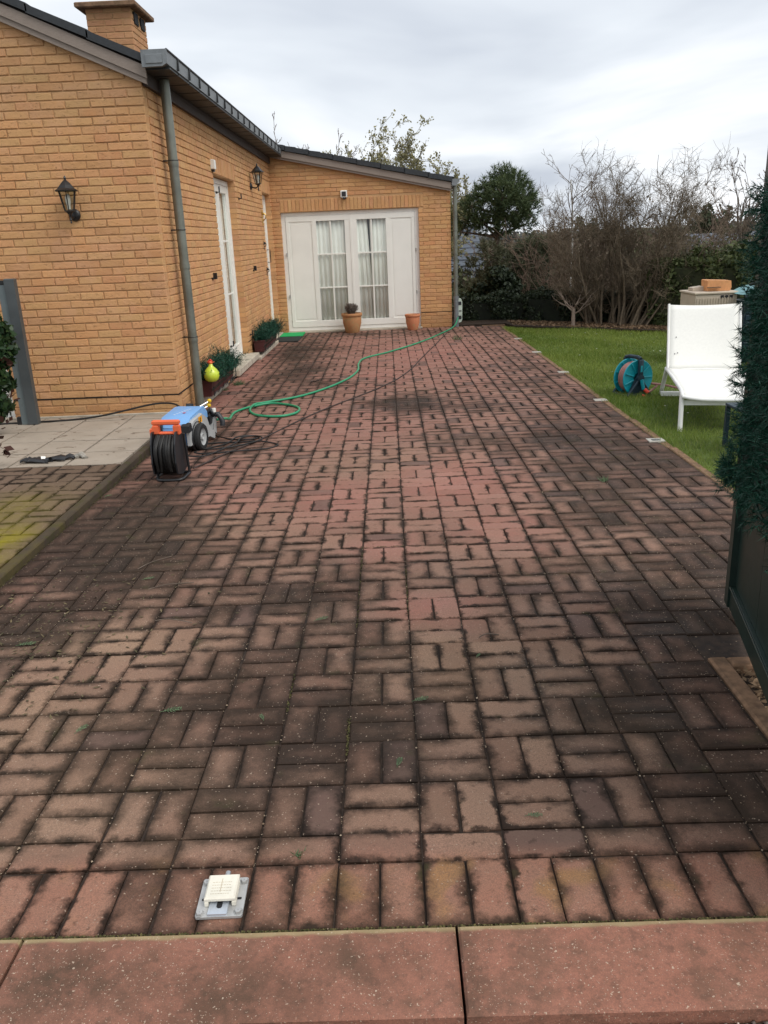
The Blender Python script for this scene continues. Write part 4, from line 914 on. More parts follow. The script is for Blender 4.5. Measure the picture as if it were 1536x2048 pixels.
m = MB(); m.lathe([(.001, .190), (.014, .192), (.020, .205), (.016, .222), (.001, .228)], 12, T); part(m, 'neck', M_ORANGE, r, True)
m = MB()
for dx, dz in ((-.012, .225), (0, .235), (.010, .225), (-.02, .215)): m.lathe([(.001, -.012), (.010, -.004), (.010, .006), (.001, .014)], 8, T @ Matrix.Translation((dx, 0, dz)))
part(m, 'crest', M_RED, r, True)
m = MB(); m.lathe([(.008, 0), (.001, .03)], 6, T @ Matrix.Translation((.012, -.005, .208)) @ Matrix.Rotation(1.2, 4, 'Y')); part(m, 'beak', M_ORANGE, r)
r = thing('doormat', (-1.48, 12.3, gz(12.3)), 'doormat in the corner with bright green far half and charcoal near half', 'doormat')
m = MB(); T = Matrix.Translation((0, 0, gz(12.4)+.004)); m.box(-1.68, -1.30, 12.48, 13.04, 0, .022, T, bev=.004); part(m, 'green_half', M_MATG, r)
m = MB(); m.box(-1.685, -1.297, 11.78, 12.475, 0, .014, T, bev=.004); part(m, 'charcoal_half', M_MATD, r)

# ------------------------------------------------------------------ pressure washer
wr = thing('pressure_washer', (-1.42, 4.6, gz(4.6)), 'blue and grey wheeled pressure washer at the corner of the house', 'pressure washer', rz=-.16); Tw = WM[wr.name].copy()
# local axes: x right, y back (away from the camera), z up
def wprism(name, poly_yz, x0, x1, mat, par=None, auto=30, bev=0):
    """side outline (y,z) extruded across x"""
    m = MB(); T = Tw @ Matrix(((0, 0, 1, 0), (1, 0, 0, 0), (0, 1, 0, 0), (0, 0, 0, 1))); n = len(poly_yz); cx_, cz_ = sum(p[0] for p in poly_yz)/n, sum(p[1] for p in poly_yz)/n; k = .94
    ins = [(cx_+(y-cx_)*k, cz_+(z-cz_)*k) for y, z in poly_yz]; e = min(.012, (x1-x0)*.2)
    V = [Vector((y, z, x)) for pts, x in ((ins, x0), (poly_yz, x0+e), (poly_yz, x1-e), (ins, x1)) for y, z in pts]; F = [tuple(range(n-1, -1, -1)), tuple(3*n+i for i in range(n))]
    for r_ in range(3): F += [(r_*n+i, r_*n+(i+1) % n, (r_+1)*n+(i+1) % n, (r_+1)*n+i) for i in range(n)]
    m.add([T @ v for v in V], F); return part(m, name, mat, par or wr, auto=auto)
wprism('hood', [(-.235, .195), (-.225, .225), (-.16, .262), (.10, .292), (.15, .286), (.20, .235), (.20, .19)], -.120, .105, M_BLUE)
wprism('front_cover', [(-.235, .055), (-.245, .10), (-.24, .19), (-.20, .19), (-.20, .055)], -.10, .085, M_BLUE)
wprism('side_panel', [(-.235, .06), (-.238, .215), (-.16, .24), (.02, .258), (.12, .205), (.17, .10), (.235, .075), (.30, .20), (.335, .20), (.30, .03), (.27, .055), (.25, .0), (.14, .045), (-.05, .04)], .088, .128, M_GREY)
wprism('side_panel', [(-.235, .06), (-.238, .215), (-.16, .24), (.02, .258), (.12, .205), (.17, .10), (.235, .075), (.25, .0), (.14, .045), (-.05, .04)], -.135, -.10, M_GREY)
for x0, x1 in ((-.137, -.085), (.065, .13)): wprism('corner_bumper', [(-.258, .165), (-.258, .215), (-.205, .232), (-.19, .17)], x0, x1, M_BPLAST)
wprism('chassis', [(-.2, .035), (-.2, .08), (.22, .08), (.22, .035)], -.1, .09, M_BPLAST)
for xx in (.132, -.142-.035):
    Tx = Tw @ Matrix.Translation((xx, -.105, .102)) @ Matrix.Rotation(math.pi/2, 4, 'Y')
    m = MB(); m.lathe([(.066, 0), (.094, .0), (.103, .010), (.103, .034), (.094, .044), (.066, .044)], 30, Tx); wh = part(m, 'wheel', M_RUBBER, wr, auto=40)
    m = MB(); m.lathe([(.001, .018), (.02, .040), (.024, .040), (.03, .026), (.058, .032), (.066, .040), (.067, .0)], 24, Tx); part(m, 'rim', M_GREY, wh, auto=40)
m = MB(); m.lathe([(.001, 0), (.115, 0), (.115, .02)], 26, Tw @ Matrix.Translation((.118, -.105, .105)) @ Matrix.Rotation(math.pi/2, 4, 'Y')); part(m, 'wheel_arch', M_BPLAST, wr, auto=40)
m = MB(); m.box(.1285, .130, -.06, .01, .195, .240, Tw, bev=.0005); st = part(m, 'warning_label', M_STICK, wr)
m = MB(); m.box(.130, .1308, -.035, -.018, .205, .228, Tw); m.box(.130, .1308, -.030, -.022, .200, .235, Tw); part(m, 'label_mark', M_DWOOD, st)
# pale lettering strokes on the hood
m = MB(); M_LET = simple('white_print', (.8, .85, .9), .5, 0, 5, .02)
def hoodz(y): return .262+(y+.16)*(.030/.26)+.0012
for i in range(7):
    y = -.10+.022*i; x = -.04+.012*i; a = Matrix.Translation((x, y, hoodz(y))) @ Matrix.Rotation(.5, 4, 'Z'); m.box(-.010, .010, -.0035, .0035, 0, .0008, Tw @ a); m.box(-.002, .002, -.009, .009, 0, .0010, Tw @ a)
part(m, 'hood_lettering', M_LET, wr)
m = MB(); m.box(.012, .03, -.07, -.045, hoodz(-.05), hoodz(-.05)+.001, Tw); part(m, 'hood_emblem', M_RED, wr)
m = MB(); m.box(-.10, .08, .14, .25, .10, .24, Tw, bev=.012); m.box(-.06, .11, .22, .31, .12, .20, Tw, bev=.01); m.tube([Tw @ Vector(v) for v in ((.06, .25, .20), (.10, .27, .235), (.13, .27, .20))], .022, 10); m.tube([Tw @ Vector(v) for v in ((-.05, .21, .22), (-.05, .23, .29))], .03, 10); part(m, 'pump', M_BPLAST, wr)
m = MB(); m.tube([Tw @ Vector(v) for v in ((.09, .29, .19), (.15, .30, .19), (.185, .29, .14), (.185, .285, .10))], .022, 10); part(m, 'hose_coupling', M_BPLAST, wr, auto=50)
m = MB(); m.lathe([(.001, 0), (.016, 0), (.016, .03), (.001, .03)], 12, Tw @ Matrix.Translation((.13, .27, .215))); part(m, 'inlet_cap', M_WHITE, wr, auto=40)
for dx, dz in ((.0, .0), (-.008, -.035)):
    m = MB(); a_, b_ = Tw @ Vector((.03+dx, .13, .265+dz)), Tw @ Vector((.115+dx, .235, .31+dz)); m.tube([a_, b_], .005, 6); rod = part(m, 'lance_rod', M_STEEL, wr)
    m = MB(); m.lathe([(.001, -.016), (.013, -.012), (.018, 0), (.013, .014), (.001, .018)], 12, Matrix.Translation(b_)); part(m, 'yellow_knob', M_YELLOW, rod, True)

# ------------------------------------------------------------------ cable reel in front of the washer
rr_ = thing('cable_reel', (-1.315, 3.68, gz(3.7)), 'black cable reel with coral orange handle standing before the pressure washer', 'cable reel', rz=-.08); WM[rr_.name] = WM[rr_.name]; Tr = WM[rr_.name] @ Matrix.Diagonal((.84, .95, .95, 1))
def rp(pts): return [Tr @ Vector(v) for v in pts]
m = MB(); m.tube(rp(spline([(-.105, .06, .30), (-.115, .05, .20), (-.105, -.01, .09), (-.085, -.09, .014), (-.05, -.115, .010), (.07, -.115, .010), (.115, -.09, .012), (.118, -.03, .014), (.118, .06, .014)], 5)), .010, 8); m.tube(rp([(.118, .06, .014), (.105, .06, .30)]), .009, 8); m.tube(rp([(-.115, .09, .012), (.118, .09, .012)]), .010, 8); m.tube(rp([(-.115, .09, .012), (-.112, .06, .28)]), .009, 8); m.tube(rp([(-.09, -.095, .02), (-.115, .09, .012)]), .009, 8); part(m, 'tube_frame', M_BLACK, rr_, auto=50)
for xx in (-.112, .078):
    m = MB(); prof = [(-.10, .05), (-.115, .13), (-.10, .26), (-.06, .335), (.06, .335), (.10, .26), (.115, .13), (.10, .05), (0, .025)]; T = Tr @ Matrix(((0, 0, 1, xx), (1, 0, 0, 0), (0, 1, 0, 0), (0, 0, 0, 1))); m.prism(prof, 0, .012, T); part(m, 'side_plate', M_BPLAST, rr_)
m = MB(); m.tube(rp([(-.095, 0, .175), (.075, 0, .175)]), .062, 18); part(m, 'drum', M_BPLAST, rr_, auto=50)
m = MB()
for L_ in range(2):
    R_ = .085+L_*.017; n = 10-L_; pts = []
    for i in range(n*24+1): t = i/24; a = 2*math.pi*t; f = t/n; pts.append((-.088+.158*f+.004*math.sin(a*.5+L_), R_*1.12*math.cos(a), .175+R_*1.32*math.sin(a)))
    m.tube(rp(pts), .0078, 6)
for k in range(5):
    x0 = random.uniform(-.07, .05); x1 = x0+random.uniform(-.03, .03); m.tube(rp(spline([(x0, -.05, .31), (x0*.7+x1*.3, -.125, .24), ((x0+x1)/2, -.135, .15), (x1, -.11, .07)], 5)), .0075, 6)
part(m, 'wound_cable', M_CABLE, rr_, auto=60)
hd = MB(); hz = .325
for b in ((-.112, .105, -.022, .018, hz+.052, hz+.085), (-.112, -.062, -.022, .018, hz-.015, hz+.0525), (.055, .105, -.022, .018, hz-.02, hz+.0525), (-.0615, .0545, -.020, .016, hz-.018, hz+.004)): hd.box(*b, Tr, bev=.008)
hd.box(-.135, -.105, -.020, .016, hz-.045, hz+.03, Tr, bev=.008); hd.box(-.125, -.095, -.018, .014, hz-.08, hz-.035, Tr, bev=.006); part(hd, 'carry_handle', M_ORANGE, rr_)

# ------------------------------------------------------------------ hoses and cables on the paving
def ground_line(name, pts, r, mat, label, cat, n=10, seg=8, lift=0):
    P = spline([(x, y, gz(y)+r*1.1+(h if True else 0)) for x, y, h in pts], n); m = MB(); m.tube(P, r, seg); o = part(m, name, mat, None, auto=60); tag(o, label, cat); return o
ground_line('garden_hose', [(-1.25, 4.91, .13), (-1.21, 5.10, .10), (-1.25, 5.45, .03), (-1.29, 5.90, 0), (-1.20, 6.13, 0), (-1.02, 6.28, .004), (-.85, 6.22, 0), (-.72, 6.05, 0), (-.69, 5.85, 0), (-.74, 5.70, 0), (-.85, 5.63, 0), (-1.0, 5.68, 0), (-1.10, 5.80, 0), (-1.16, 5.98, .008), (-1.15, 6.2, .014), (-1.08, 6.36, 0), (-.76, 6.64, 0), (-.49, 7.15, 0), (-.30, 7.75, 0), (-.225, 8.3, 0), (-.235, 8.85, 0), (-.165, 9.38, 0), (.166, 9.95, 0), (.62, 10.94, 0), (.99, 12.0, 0), (1.27, 12.86, .02), (1.37, 13.14, .14), (1.385, 13.18, .25)], .0115, M_GHOSE, 'green garden hose looping over the paving from washer to wing corner', 'hose', 9)
ground_line('pressure_hose', [(-1.20, 3.80, .02), (-1.17, 4.0, 0), (-1.05, 4.33, 0), (-.88, 4.72, 0), (-.64, 5.44, 0), (-.41, 6.03, 0), (-.10, 6.68, 0), (.10, 7.15, 0), (.26, 7.62, 0), (.42, 8.3, 0), (.55, 9.07, 0), (.70, 9.9, 0), (.83, 10.6, 0), (.97, 11.4, 0), (1.10, 12.1, 0)], .0062, M_DWOOD, 'long thin dark pressure hose crossing the paving from the reel', 'hose', 8)
ground_line('power_cable', [(-1.30, 4.98, .03), (-1.26, 4.92, 0), (-1.12, 4.78, 0), (-.98, 4.72, .004), (-.90, 4.80, 0), (-.97, 4.86, .004), (-1.08, 4.79, .01), (-1.13, 4.62, 0), (-1.25, 4.48, 0), (-1.32, 4.36, 0), (-1.20, 4.30, 0), (-1.02, 4.33, .004), (-.86, 4.37, 0), (-.75, 4.42, 0), (-.72, 4.53, 0), (-.86, 4.63, .006), (-1.02, 4.66, 0), (-1.2, 4.66, 0), (-1.36, 4.60, 0), (-1.30, 4.45, .004), (-1.12, 4.42, .01), (-.95, 4.55, .01), (-.86, 4.70, .01), (-.93, 4.82, .01), (-1.03, 4.75, .014), (-1.05, 4.55, .014), (-1.2, 4.2, .01), (-1.33, 4.17, .02)], .0058, M_CABLE, 'tangled black power cable heaped beside the pressure washer', 'cable', 9)
m = MB(); m.tube(spline([(-3.9, 5.40, .040), (-3.3, 5.50, .037), (-2.95, 5.53, .037), (-2.7, 5.56, .037), (-2.45, 5.60, .052), (-2.2, 5.61, .095), (-2.0, 5.60, .135), (-1.85, 5.58, .152), (-1.72, 5.50, .15), (-1.58, 5.25, .13), (-1.48, 4.95, .14)], 8), .0085, 8); tag(part(m, 'power_cable', M_CABLE, None, auto=60), 'thick black cable running along the wall foot over the pale slabs', 'cable')

# ------------------------------------------------------------------ gate ground stop
r = thing('gate_stop', (-.266, -.11, .006), 'steel gate stop plate bolted to the front row of pavers', 'gate stop', rz=.02); Tg = WM[r.name]
def rrect(x0, x1, y0, y1, rad, n=4):
    out = []
    for cx_, cy_, a0 in ((x1-rad, y1-rad, 0), (x0+rad, y1-rad, 90), (x0+rad, y0+rad, 180), (x1-rad, y0+rad, 270)):
        for k in range(n+1): a = math.radians(a0+90*k/n); out.append((cx_+rad*math.cos(a), cy_+rad*math.sin(a)))
    return out
m = MB(); m.prism(rrect(-.053, .055, -.060, .060, .006), -.004, .002, Tg); pl0 = part(m, 'base_plate', M_GALV, r)
m = MB(); m.prism(rrect(-.024, .020, -.058, .02, .002), .002, .008, Tg); part(m, 'slide_plate', simple('pale_blue_steel', (.58, .63, .70), .35, .5, 20, .1), r)
m = MB(); m.prism(rrect(-.0065, .0065, -.041, -.0, .0064), .008, .0085, Tg); part(m, 'slot', M_DARK, r)
for x, y in ((-.043, -.05), (.045, -.048), (-.043, .045), (.046, .046)):
    m = MB(); m.lathe([(.001, .009), (.0075, .009), (.0082, .007), (.0082, .002)], 6, Tg @ Matrix.Translation((x, y, 0))); m.lathe([(.0105, .0035), (.0105, .002)], 14, Tg @ Matrix.Translation((x, y, 0))); part(m, 'bolt', M_GALV, r)
for x in (-.040, .041): m = MB(); m.prism(rrect(x-.006, x+.006, -.010, -.003, .003), .002, .0025, Tg); part(m, 'slot', M_DARK, r)
m = MB(); m.box(-.035, .037, -.030, .046, .014, .028, Tg, bev=.004); m.box(-.035, -.026, -.030, .04, .002, .016, Tg, bev=.002); m.box(.028, .037, -.030, .04, .002, .016, Tg, bev=.002); bx = part(m, 'stop_block', M_IVORY, r)
m = MB()
for i in range(5):
    y = .018-.009*i; x = -.022
    while x < .022: w = random.uniform(.002, .006); m.box(x, x+w, y, y+.0012, .0280, .0283, Tg); x += w+.0015
m.box(-.001, .0005, -.012, .03, .0280, .0284, Tg); part(m, 'embossed_print', simple('faded_print', (.50, .42, .30), .7), bx)
m = MB(); m.tube([Tg @ Vector(v) for v in ((.006, .044, .014), (.006, .064, .014))], .007, 10); part(m, 'pin', M_STEEL, r, auto=50)

# ------------------------------------------------------------------ recessed lights in the drive edge
for k, (x, y) in enumerate(((2.03, 4.20), (2.04, 5.87), (2.05, 7.60), (2.055, 9.37), (2.06, 10.98))):
    nm = ('nearest the camera', 'beside the teal hose reel', 'third from the camera', 'fourth from the camera', 'farthest from the camera')[k]
    r = thing('ground_light', (x+.10-.0, y, gz(y)), 'square pale ground light in the right drive edge, '+nm, 'ground light', 'recessed lights along the drive edge'); T = WM[r.name] @ Matrix.Translation((-.06, 0, .004))
    m = MB(); m.prism(rrect(-.058, .058, -.05, .05, .004), -.01, .002, T); part(m, 'cover_frame', M_LENS, r); m = MB(); m.prism(rrect(-.03, .03, -.026, .026, .01), .002, .0035, T); part(m, 'lens', simple('dark_lens', (.10, .10, .09), .2) if k == 0 else M_LENS, r)

# ------------------------------------------------------------------ teal hose reel on the lawn
ox, oy = 2.47, 6.22; r = thing('hose_reel', (ox, oy, gz(oy)-.02), 'teal hose reel with dark stand on the grass beside the drive', 'hose reel'); az = math.radians(22)
ax = Vector((math.sin(az), -math.cos(az), 0)); lat = Vector((math.cos(az), math.sin(az), 0)); zc = .165
Th = Matrix(((lat.x, 0, ax.x, ox), (lat.y, 0, ax.y, oy), (0, 1, 0, gz(oy)-.02+zc), (0, 0, 0, 1)))      # local: x lateral, y up, z along the axle towards the camera
for z0 in (-.085, .055):
    m = MB(); m.lathe([(.045, z0), (.14, z0+.004), (.165, z0+.006), (.170, z0+.014), (.165, z0+.020), (.140, z0+.012), (.045, z0+.012)], 36, Th); fl = part(m, 'flange', M_TEAL, r, auto=35)
    m = MB()
    for k in range(9): m.box(.05, .155, -.006, .006, z0+.012, z0+.024, Th @ Matrix.Rotation(k*2*math.pi/9, 4, 'Z'), bev=.002)
    part(m, 'spoke', M_TEAL, fl)
m = MB(); m.lathe([(.05, -.10), (.05, .06)], 24, Th); part(m, 'hub', M_TEAL, r, auto=40)
m = MB(); n = 9; pts = []
for i in range(n*24+1): t = i/24; a = 2*math.pi*t; f = t/n; R_ = .115 if t < 5 else .135; ff = f*1.8 if t < 5 else 2-f*1.8; pts.append(Th @ Vector((R_*math.cos(a), R_*math.sin(a), -.072+.122*min(1, max(0, ff)))))
m.tube(pts, .0105, 7); part(m, 'wound_hose', M_PHOSE, r, auto=60)
m = MB()
for z0 in (-.13, .088):
    m.box(-.028, .028, -.02, .175, z0, z0+.028, Th, bev=.008); 
    m.tube([Th @ Vector((0, .0, z0+.014)), Th @ Vector((-.13, -.155, z0+.014))], .015, 8); m.tube([Th @ Vector((0, .0, z0+.014)), Th @ Vector((.12, -.155, z0+.014))], .015, 8); m.tube([Th @ Vector((-.14, -.155, z0+.014)), Th @ Vector((.13, -.155, z0+.014))], .012, 8)
    m.lathe([(.001, z0+.034), (.036, z0+.032), (.04, z0)], 18, Th)
m.tube([Th @ Vector((0, .175, -.12)), Th @ Vector((0, .19, -.06)), Th @ Vector((0, .19, .06)), Th @ Vector((0, .178, .10))], .019, 10); m.tube([Th @ Vector((-.13, -.155, -.12)), Th @ Vector((-.13, -.155, .10))], .012, 8); m.prism([(-.135, -.165), (.12, -.165), (.06, -.05), (-.02, .03), (-.06, -.02)], .088, .100, Th); m.prism([(-.135, -.165), (.12, -.165), (.0, .03)], -.125, -.115, Th); part(m, 'stand', M_TEALD, r, auto=50)
m = MB(); m.box(-.012, .012, .06, .12, .1165, .120, Th, bev=.002); part(m, 'stand_mark', M_TEAL, r)
m = MB(); m.tube([Th @ Vector((.0, -.01, .125)), Th @ Vector((.02, -.10, .135))], .017, 10); part(m, 'crank', M_TEAL, r, auto=50)
m = MB(); m.tube([Th @ Vector((.025, -.10, .145)), Th @ Vector((.045, -.13, .175))], .017, 10); m.tube([Th @ Vector((-.02, -.148, .175)), Th @ Vector((-.01, -.155, .20))], .013, 8); part(m, 'hose_connector', M_RED, r, auto=50)
m = MB(); m.tube(spline([Th @ Vector((.05, -.125, .175)), Th @ Vector((.15, -.075, .16)), Vector((2.62, 6.12, .06)), Vector((2.75, 6.05, .045)), Vector((2.9, 5.95, .01)), Vector((3.05, 5.8, -.03)), Vector((3.3, 5.9, -.035))], 6), .010, 7); part(m, 'loose_hose', M_PHOSE, r, auto=60)

# ------------------------------------------------------------------ white lounger
fx, fy = 2.37, 4.57; u_ = Vector((.217, .976, 0)); v_ = Vector((.976, -.217, 0)); g0 = gz(5)-.02
r = thing('sun_lounger', (fx, fy, g0), 'white sling lounger with raised back on the lawn', 'lounger')
def lp(t, s, z): return Vector((fx, fy, g0))+u_*t+v_*s+Vector((0, 0, z))
SW = .60; m = MB(); V = []; ns, nt_ = 10, 12
for j in range(nt_+1):
    for i in range(ns+1): t, s = 1.22*j/nt_, SW*i/ns; V.append(lp(t, s, .305-.022*math.sin(math.pi*i/ns)-(.03*(1-t/.12)**2 if t < .12 else 0)))
m.add(V, [(j*(ns+1)+i, j*(ns+1)+i+1, (j+1)*(ns+1)+i+1, (j+1)*(ns+1)+i) for j in range(nt_) for i in range(ns)]); o = part(m, 'seat', M_CHAIRF, r, True); md = o.modifiers.new('s', 'SOLIDIFY'); md.thickness = .004
m = MB(); V = []
for j in range(nt_+1):
    for i in range(ns+1): f = j/nt_; s = SW*i/ns; V.append(lp(1.20+.24*f+.018*math.sin(math.pi*i/ns), s+.004, .285+.545*f-.012*math.sin(math.pi*i/ns)*(f > .95)))
m.add(V, [(j*(ns+1)+i, j*(ns+1)+i+1, (j+1)*(ns+1)+i+1, (j+1)*(ns+1)+i) for j in range(nt_) for i in range(ns)]); o = part(m, 'backrest', M_CHAIRF, r, True); md = o.modifiers.new('s', 'SOLIDIFY'); md.thickness = .006
m = MB()
for s in (0, SW): m.tube(spline([lp(0.02, s, .27), lp(.06, s, .295), lp(.3, s, .300), lp(1.30, s, .285)], 4), .015, 8)
m.tube(spline([lp(.0, .0, .27), lp(-.02, .15, .250), lp(-.02, .45, .250), lp(0, SW, .27)], 5), .014, 8); m.tube([lp(1.22, 0, .285), lp(1.22, SW, .285)], .012, 8)
m.box(0, 1, -.012, .012, -.018, .018, Matrix.Translation(lp(.05, 0, .215)) @ Matrix((((v_.x)*SW, u_.x, 0, 0), (v_.y*SW, u_.y, 0, 0), (0, 0, 1, 0), (0, 0, 0, 1)))); part(m, 'seat_frame', M_CHAIR, r, auto=50)
m = MB()
for s in (0.004, SW+.004): m.tube([lp(1.20, s, .28), lp(1.445, s, .835)], .012, 8)
part(m, 'back_frame', M_CHAIR, r, auto=50)
for (t0, t1, s) in ((.03, 0, 0), (.03, 0, SW), (1.24, 1.62, 0), (1.24, 1.62, SW)):
    m = MB(); a_, b_ = lp(t0, s, .285), lp(t1, s, 0); m.tube([a_, b_], .019, 8); part(m, 'leg', M_CHAIR, r, auto=50)
m = MB(); m.box(-.02, SW+.02, -.03, .03, 0, .035, Matrix.Translation(lp(1.45, 0, .01)) @ Matrix(((v_.x, u_.x, 0, 0), (v_.y, u_.y, 0, 0), (0, 0, 1, 0), (0, 0, 0, 1)))); part(m, 'rear_crossbar', M_CHAIR, r)
for s, f in ((.07, .50), (.085, .26), (.06, .245)): m = MB(); T = Matrix.Translation(lp(1.20+.24*f-.001, s, .285+.545*f)); m.lathe([(.001, -.006), (.005, 0), (.001, .006)], 6, T); part(m, 'rivet', M_BLACK, r)
# low dark side table
r = thing('side_table', (2.52, 4.02, g0), 'low dark side table in front of the white lounger', 'table')
m = MB(); m.box(2.49, 2.95, 3.62, 4.05, g0+.30, g0+.318, bev=.004); part(m, 'table_top', M_TEALD, r)
for x, y in ((2.505, 4.035), (2.935, 4.035), (2.505, 3.635), (2.935, 3.635)): m = MB(); m.box(x-.014, x+.014, y-.014, y+.014, g0, g0+.299, bev=.003); part(m, 'leg', M_TEALD, r)
# storage box with orange wood on top
g1 = gz(8)-.02; r = thing('storage_box', (3.9, 8.3, g1), 'beige resin storage box behind the white lounger', 'storage box')
m = MB(); m.box(3.68, 4.15, 8.1, 8.6, g1, .70, bev=.01); part(m, 'box_body', M_BEIGE, r)
m = MB(); m.box(3.665, 4.165, 8.085, 8.615, .70, .725, bev=.006); part(m, 'lid', M_BEIGE, r)
for k in range(14): m = MB(); m.box(3.70+k*.031, 3.708+k*.031, 8.088, 8.0985, g1, .66, bev=.002); part(m, 'rib', M_BEIGE, r)
for k in range(3): m = MB(); m.box(3.965+.05*k, 4.0+.05*k, 8.092, 8.103, .655, .685); part(m, 'vent_slot', M_DARK, r)
r = thing('wooden_box', (3.97, 8.35, .726), 'orange wooden crate lid lying on top of the beige storage box', 'wooden box')
m = MB(); m.prism([(-.13, 0), (.13, 0), (.145, .035), (.135, .11), (-.12, .125), (-.135, .12)], -.1, .1, Matrix(((1, 0, 0, 3.975), (0, 0, 1, 8.3), (0, 1, 0, .727), (0, 0, 0, 1)))); part(m, 'box_shell', M_OWOOD, r)
m = MB(); m.box(3.835, 3.98, 8.15, 8.19, .765, .775); part(m, 'wood_strip', M_EDGE, r)
m = MB(); m.prism([(-.08, 0), (.05, 0), (.05, .05), (-.08, .035)], -.08, .08, Matrix(((1, 0, 0, 3.80), (0, 0, 1, 8.4), (0, 1, 0, .727), (0, 0, 0, 1)))); small('wood_offcut', m, M_BEIGE, 'pale wooden offcut left of the orange wooden box', 'wood')
# slatted dark crate with a pale cover
r = thing('slatted_box', (4.35, 8.0, g1), 'dark teal slatted garden box right of the beige storage box', 'garden box')
for k in range(9): m = MB(); m.box(4.13, 4.75, 7.75, 7.77, g1+.04+.075*k, g1+.10+.075*k, bev=.004); part(m, 'slat', M_TEALD, r)
for x in (4.12, 4.72): m = MB(); m.box(x, x+.04, 7.77, 7.81, g1, .70); part(m, 'corner_post', M_TEALD, r)
m = MB(); m.box(4.17, 4.7, 7.82, 8.3, g1, .62); part(m, 'inner_box', M_TEALD, r)
for k in range(3): m = MB(); m.box(4.20+.10*k, 4.255+.10*k, 7.742, 7.7505, .585, .63); part(m, 'clip', M_POST, r)
m = MB(); m.prism([(-.25, 0), (.3, 0), (.28, .05), (.12, .10), (-.1, .07)], 0, .4, Matrix(((1, 0, 0, 4.36), (0, 0, 1, 7.85), (0, 1, 0, .70), (0, 0, 0, 1)))); small('folded_cover', m, M_TARP, 'pale teal folded cover on the dark slatted box', 'cover')

# ------------------------------------------------------------------ green gate leaf with artificial garland
ga = Vector((1.470, 1.285, 0)); gd = Vector((-.214, -.977, 0)).normalized(); gn = Vector((gd.y, -gd.x, 0))
Tgt = Matrix(((gd.x, gn.x, 0, ga.x), (gd.y, gn.y, 0, ga.y), (0, 0, 1, 0), (0, 0, 0, 1)))       # u along the leaf to the hinge, v to the drive side
if (gn.x > 0): Tgt = Tgt @ Matrix.Scale(-1, 4, Vector((0, 1, 0)))
r = thing('gate_leaf', ga, 'open dark green metal gate leaf at the right with garland above', 'gate')
def gbox(name, b, mat=M_GATE, bev=.003, par=None): m = MB(); m.box(*b, Tgt, bev=bev); return part(m, name, mat, par or r)
gbox('end_stile', (-.062, 0, -.028, .022, .035, 1.715)); gbox('hinge_stile', (1.58, 1.65, -.028, .022, .035, 1.715)); gbox('bottom_rail', (.001, 1.579, -.022, .014, .035, .125)); gbox('middle_rail', (.001, 1.579, -.024, .018, .58, .66)); gbox('top_rail', (.001, 1.579, -.024, .018, 1.60, 1.66))
for k in range(4): gbox('lower_panel', (.001+.3945*k, .392+.3945*k, -.012, -.002, .126, .579), bev=.002)
gbox('panel_bead', (.001, 1.579, .0145, .020, .118, .126), bev=.002)
for k in range(13): gbox('bar', (.10+.115*k, .12+.115*k, -.014, .006, .661, 1.599), bev=.002)
def garland():
    gr = thing('artificial_garland', ga+Vector((0, 0, .6)), 'dark green artificial pine screen hung over the upper gate leaf', 'artificial hedge'); n = 3900; Vs, Fs, Ts = [], [], []; b = 0
    for k in range(n):
        u = random.uniform(-.06, 1.6); z = random.uniform(.52, 1.57)
        side = random.choice((-1, 1))
        if random.random() < .035: u = random.uniform(-.10, -.02); z = random.uniform(.50, .60)
        edge = max(0, .02-u)
        ruff = .05*math.sin(z*21)+.03*math.sin(z*9.3+1)
        if z > .62 and u < -.03-ruff*.5+.055*max(0, 1-(z-.5)/.8) and random.random() < .88: continue
        if z < .62 and u > .35 and random.random() < .6: continue
        if z < .56+.10*(u > .1) : z = .50+random.random()*.12 if u < .15 else z
        p = Tgt @ Vector((u, side*random.uniform(.0, .055)+.0, z)); d = (Tgt.to_3x3() @ Vector((random.gauss(-.1 if u < 0 else 0, .3), side*random.uniform(.3, 1), random.gauss(-.1, .6)))).normalized(); L = random.uniform(.03, .06)
        q = 22; tt = rng.random(q); C_ = np.array(p)[None]+np.array(d)[None]*L*tt[:, None]; D = rng.normal(size=(q, 3))*.8+np.array(d)[None]*1.2
        V, F, T_ = needles(C_, D, np.full(q, .032), .0028); Vs.append(V); Fs.append(F+b); Ts.append(T_); b += len(V)
    fastmesh('needles', np.concatenate(Vs), np.concatenate(Fs), M_FPINE, np.concatenate(Ts), gr)
    m = MB()
    for z in np.arange(.56, 1.56, .07): m.tube(spline([Tgt @ Vector((u, .04*math.sin(u*9+z*7), z+.015*math.sin(u*13+z*5))) for u in np.arange(-.06, 1.6, .14)], 3), .006, 5)
    part(m, 'wire_stem', simple('garland_stem', (.012, .03, .02), .7), gr)
    m = MB(); m.box(-.04, 1.6, -.02, .02, .58, 1.54, Tgt); part(m, 'backing', simple('dark_backing', (.006, .014, .011), .9), gr)
garland()

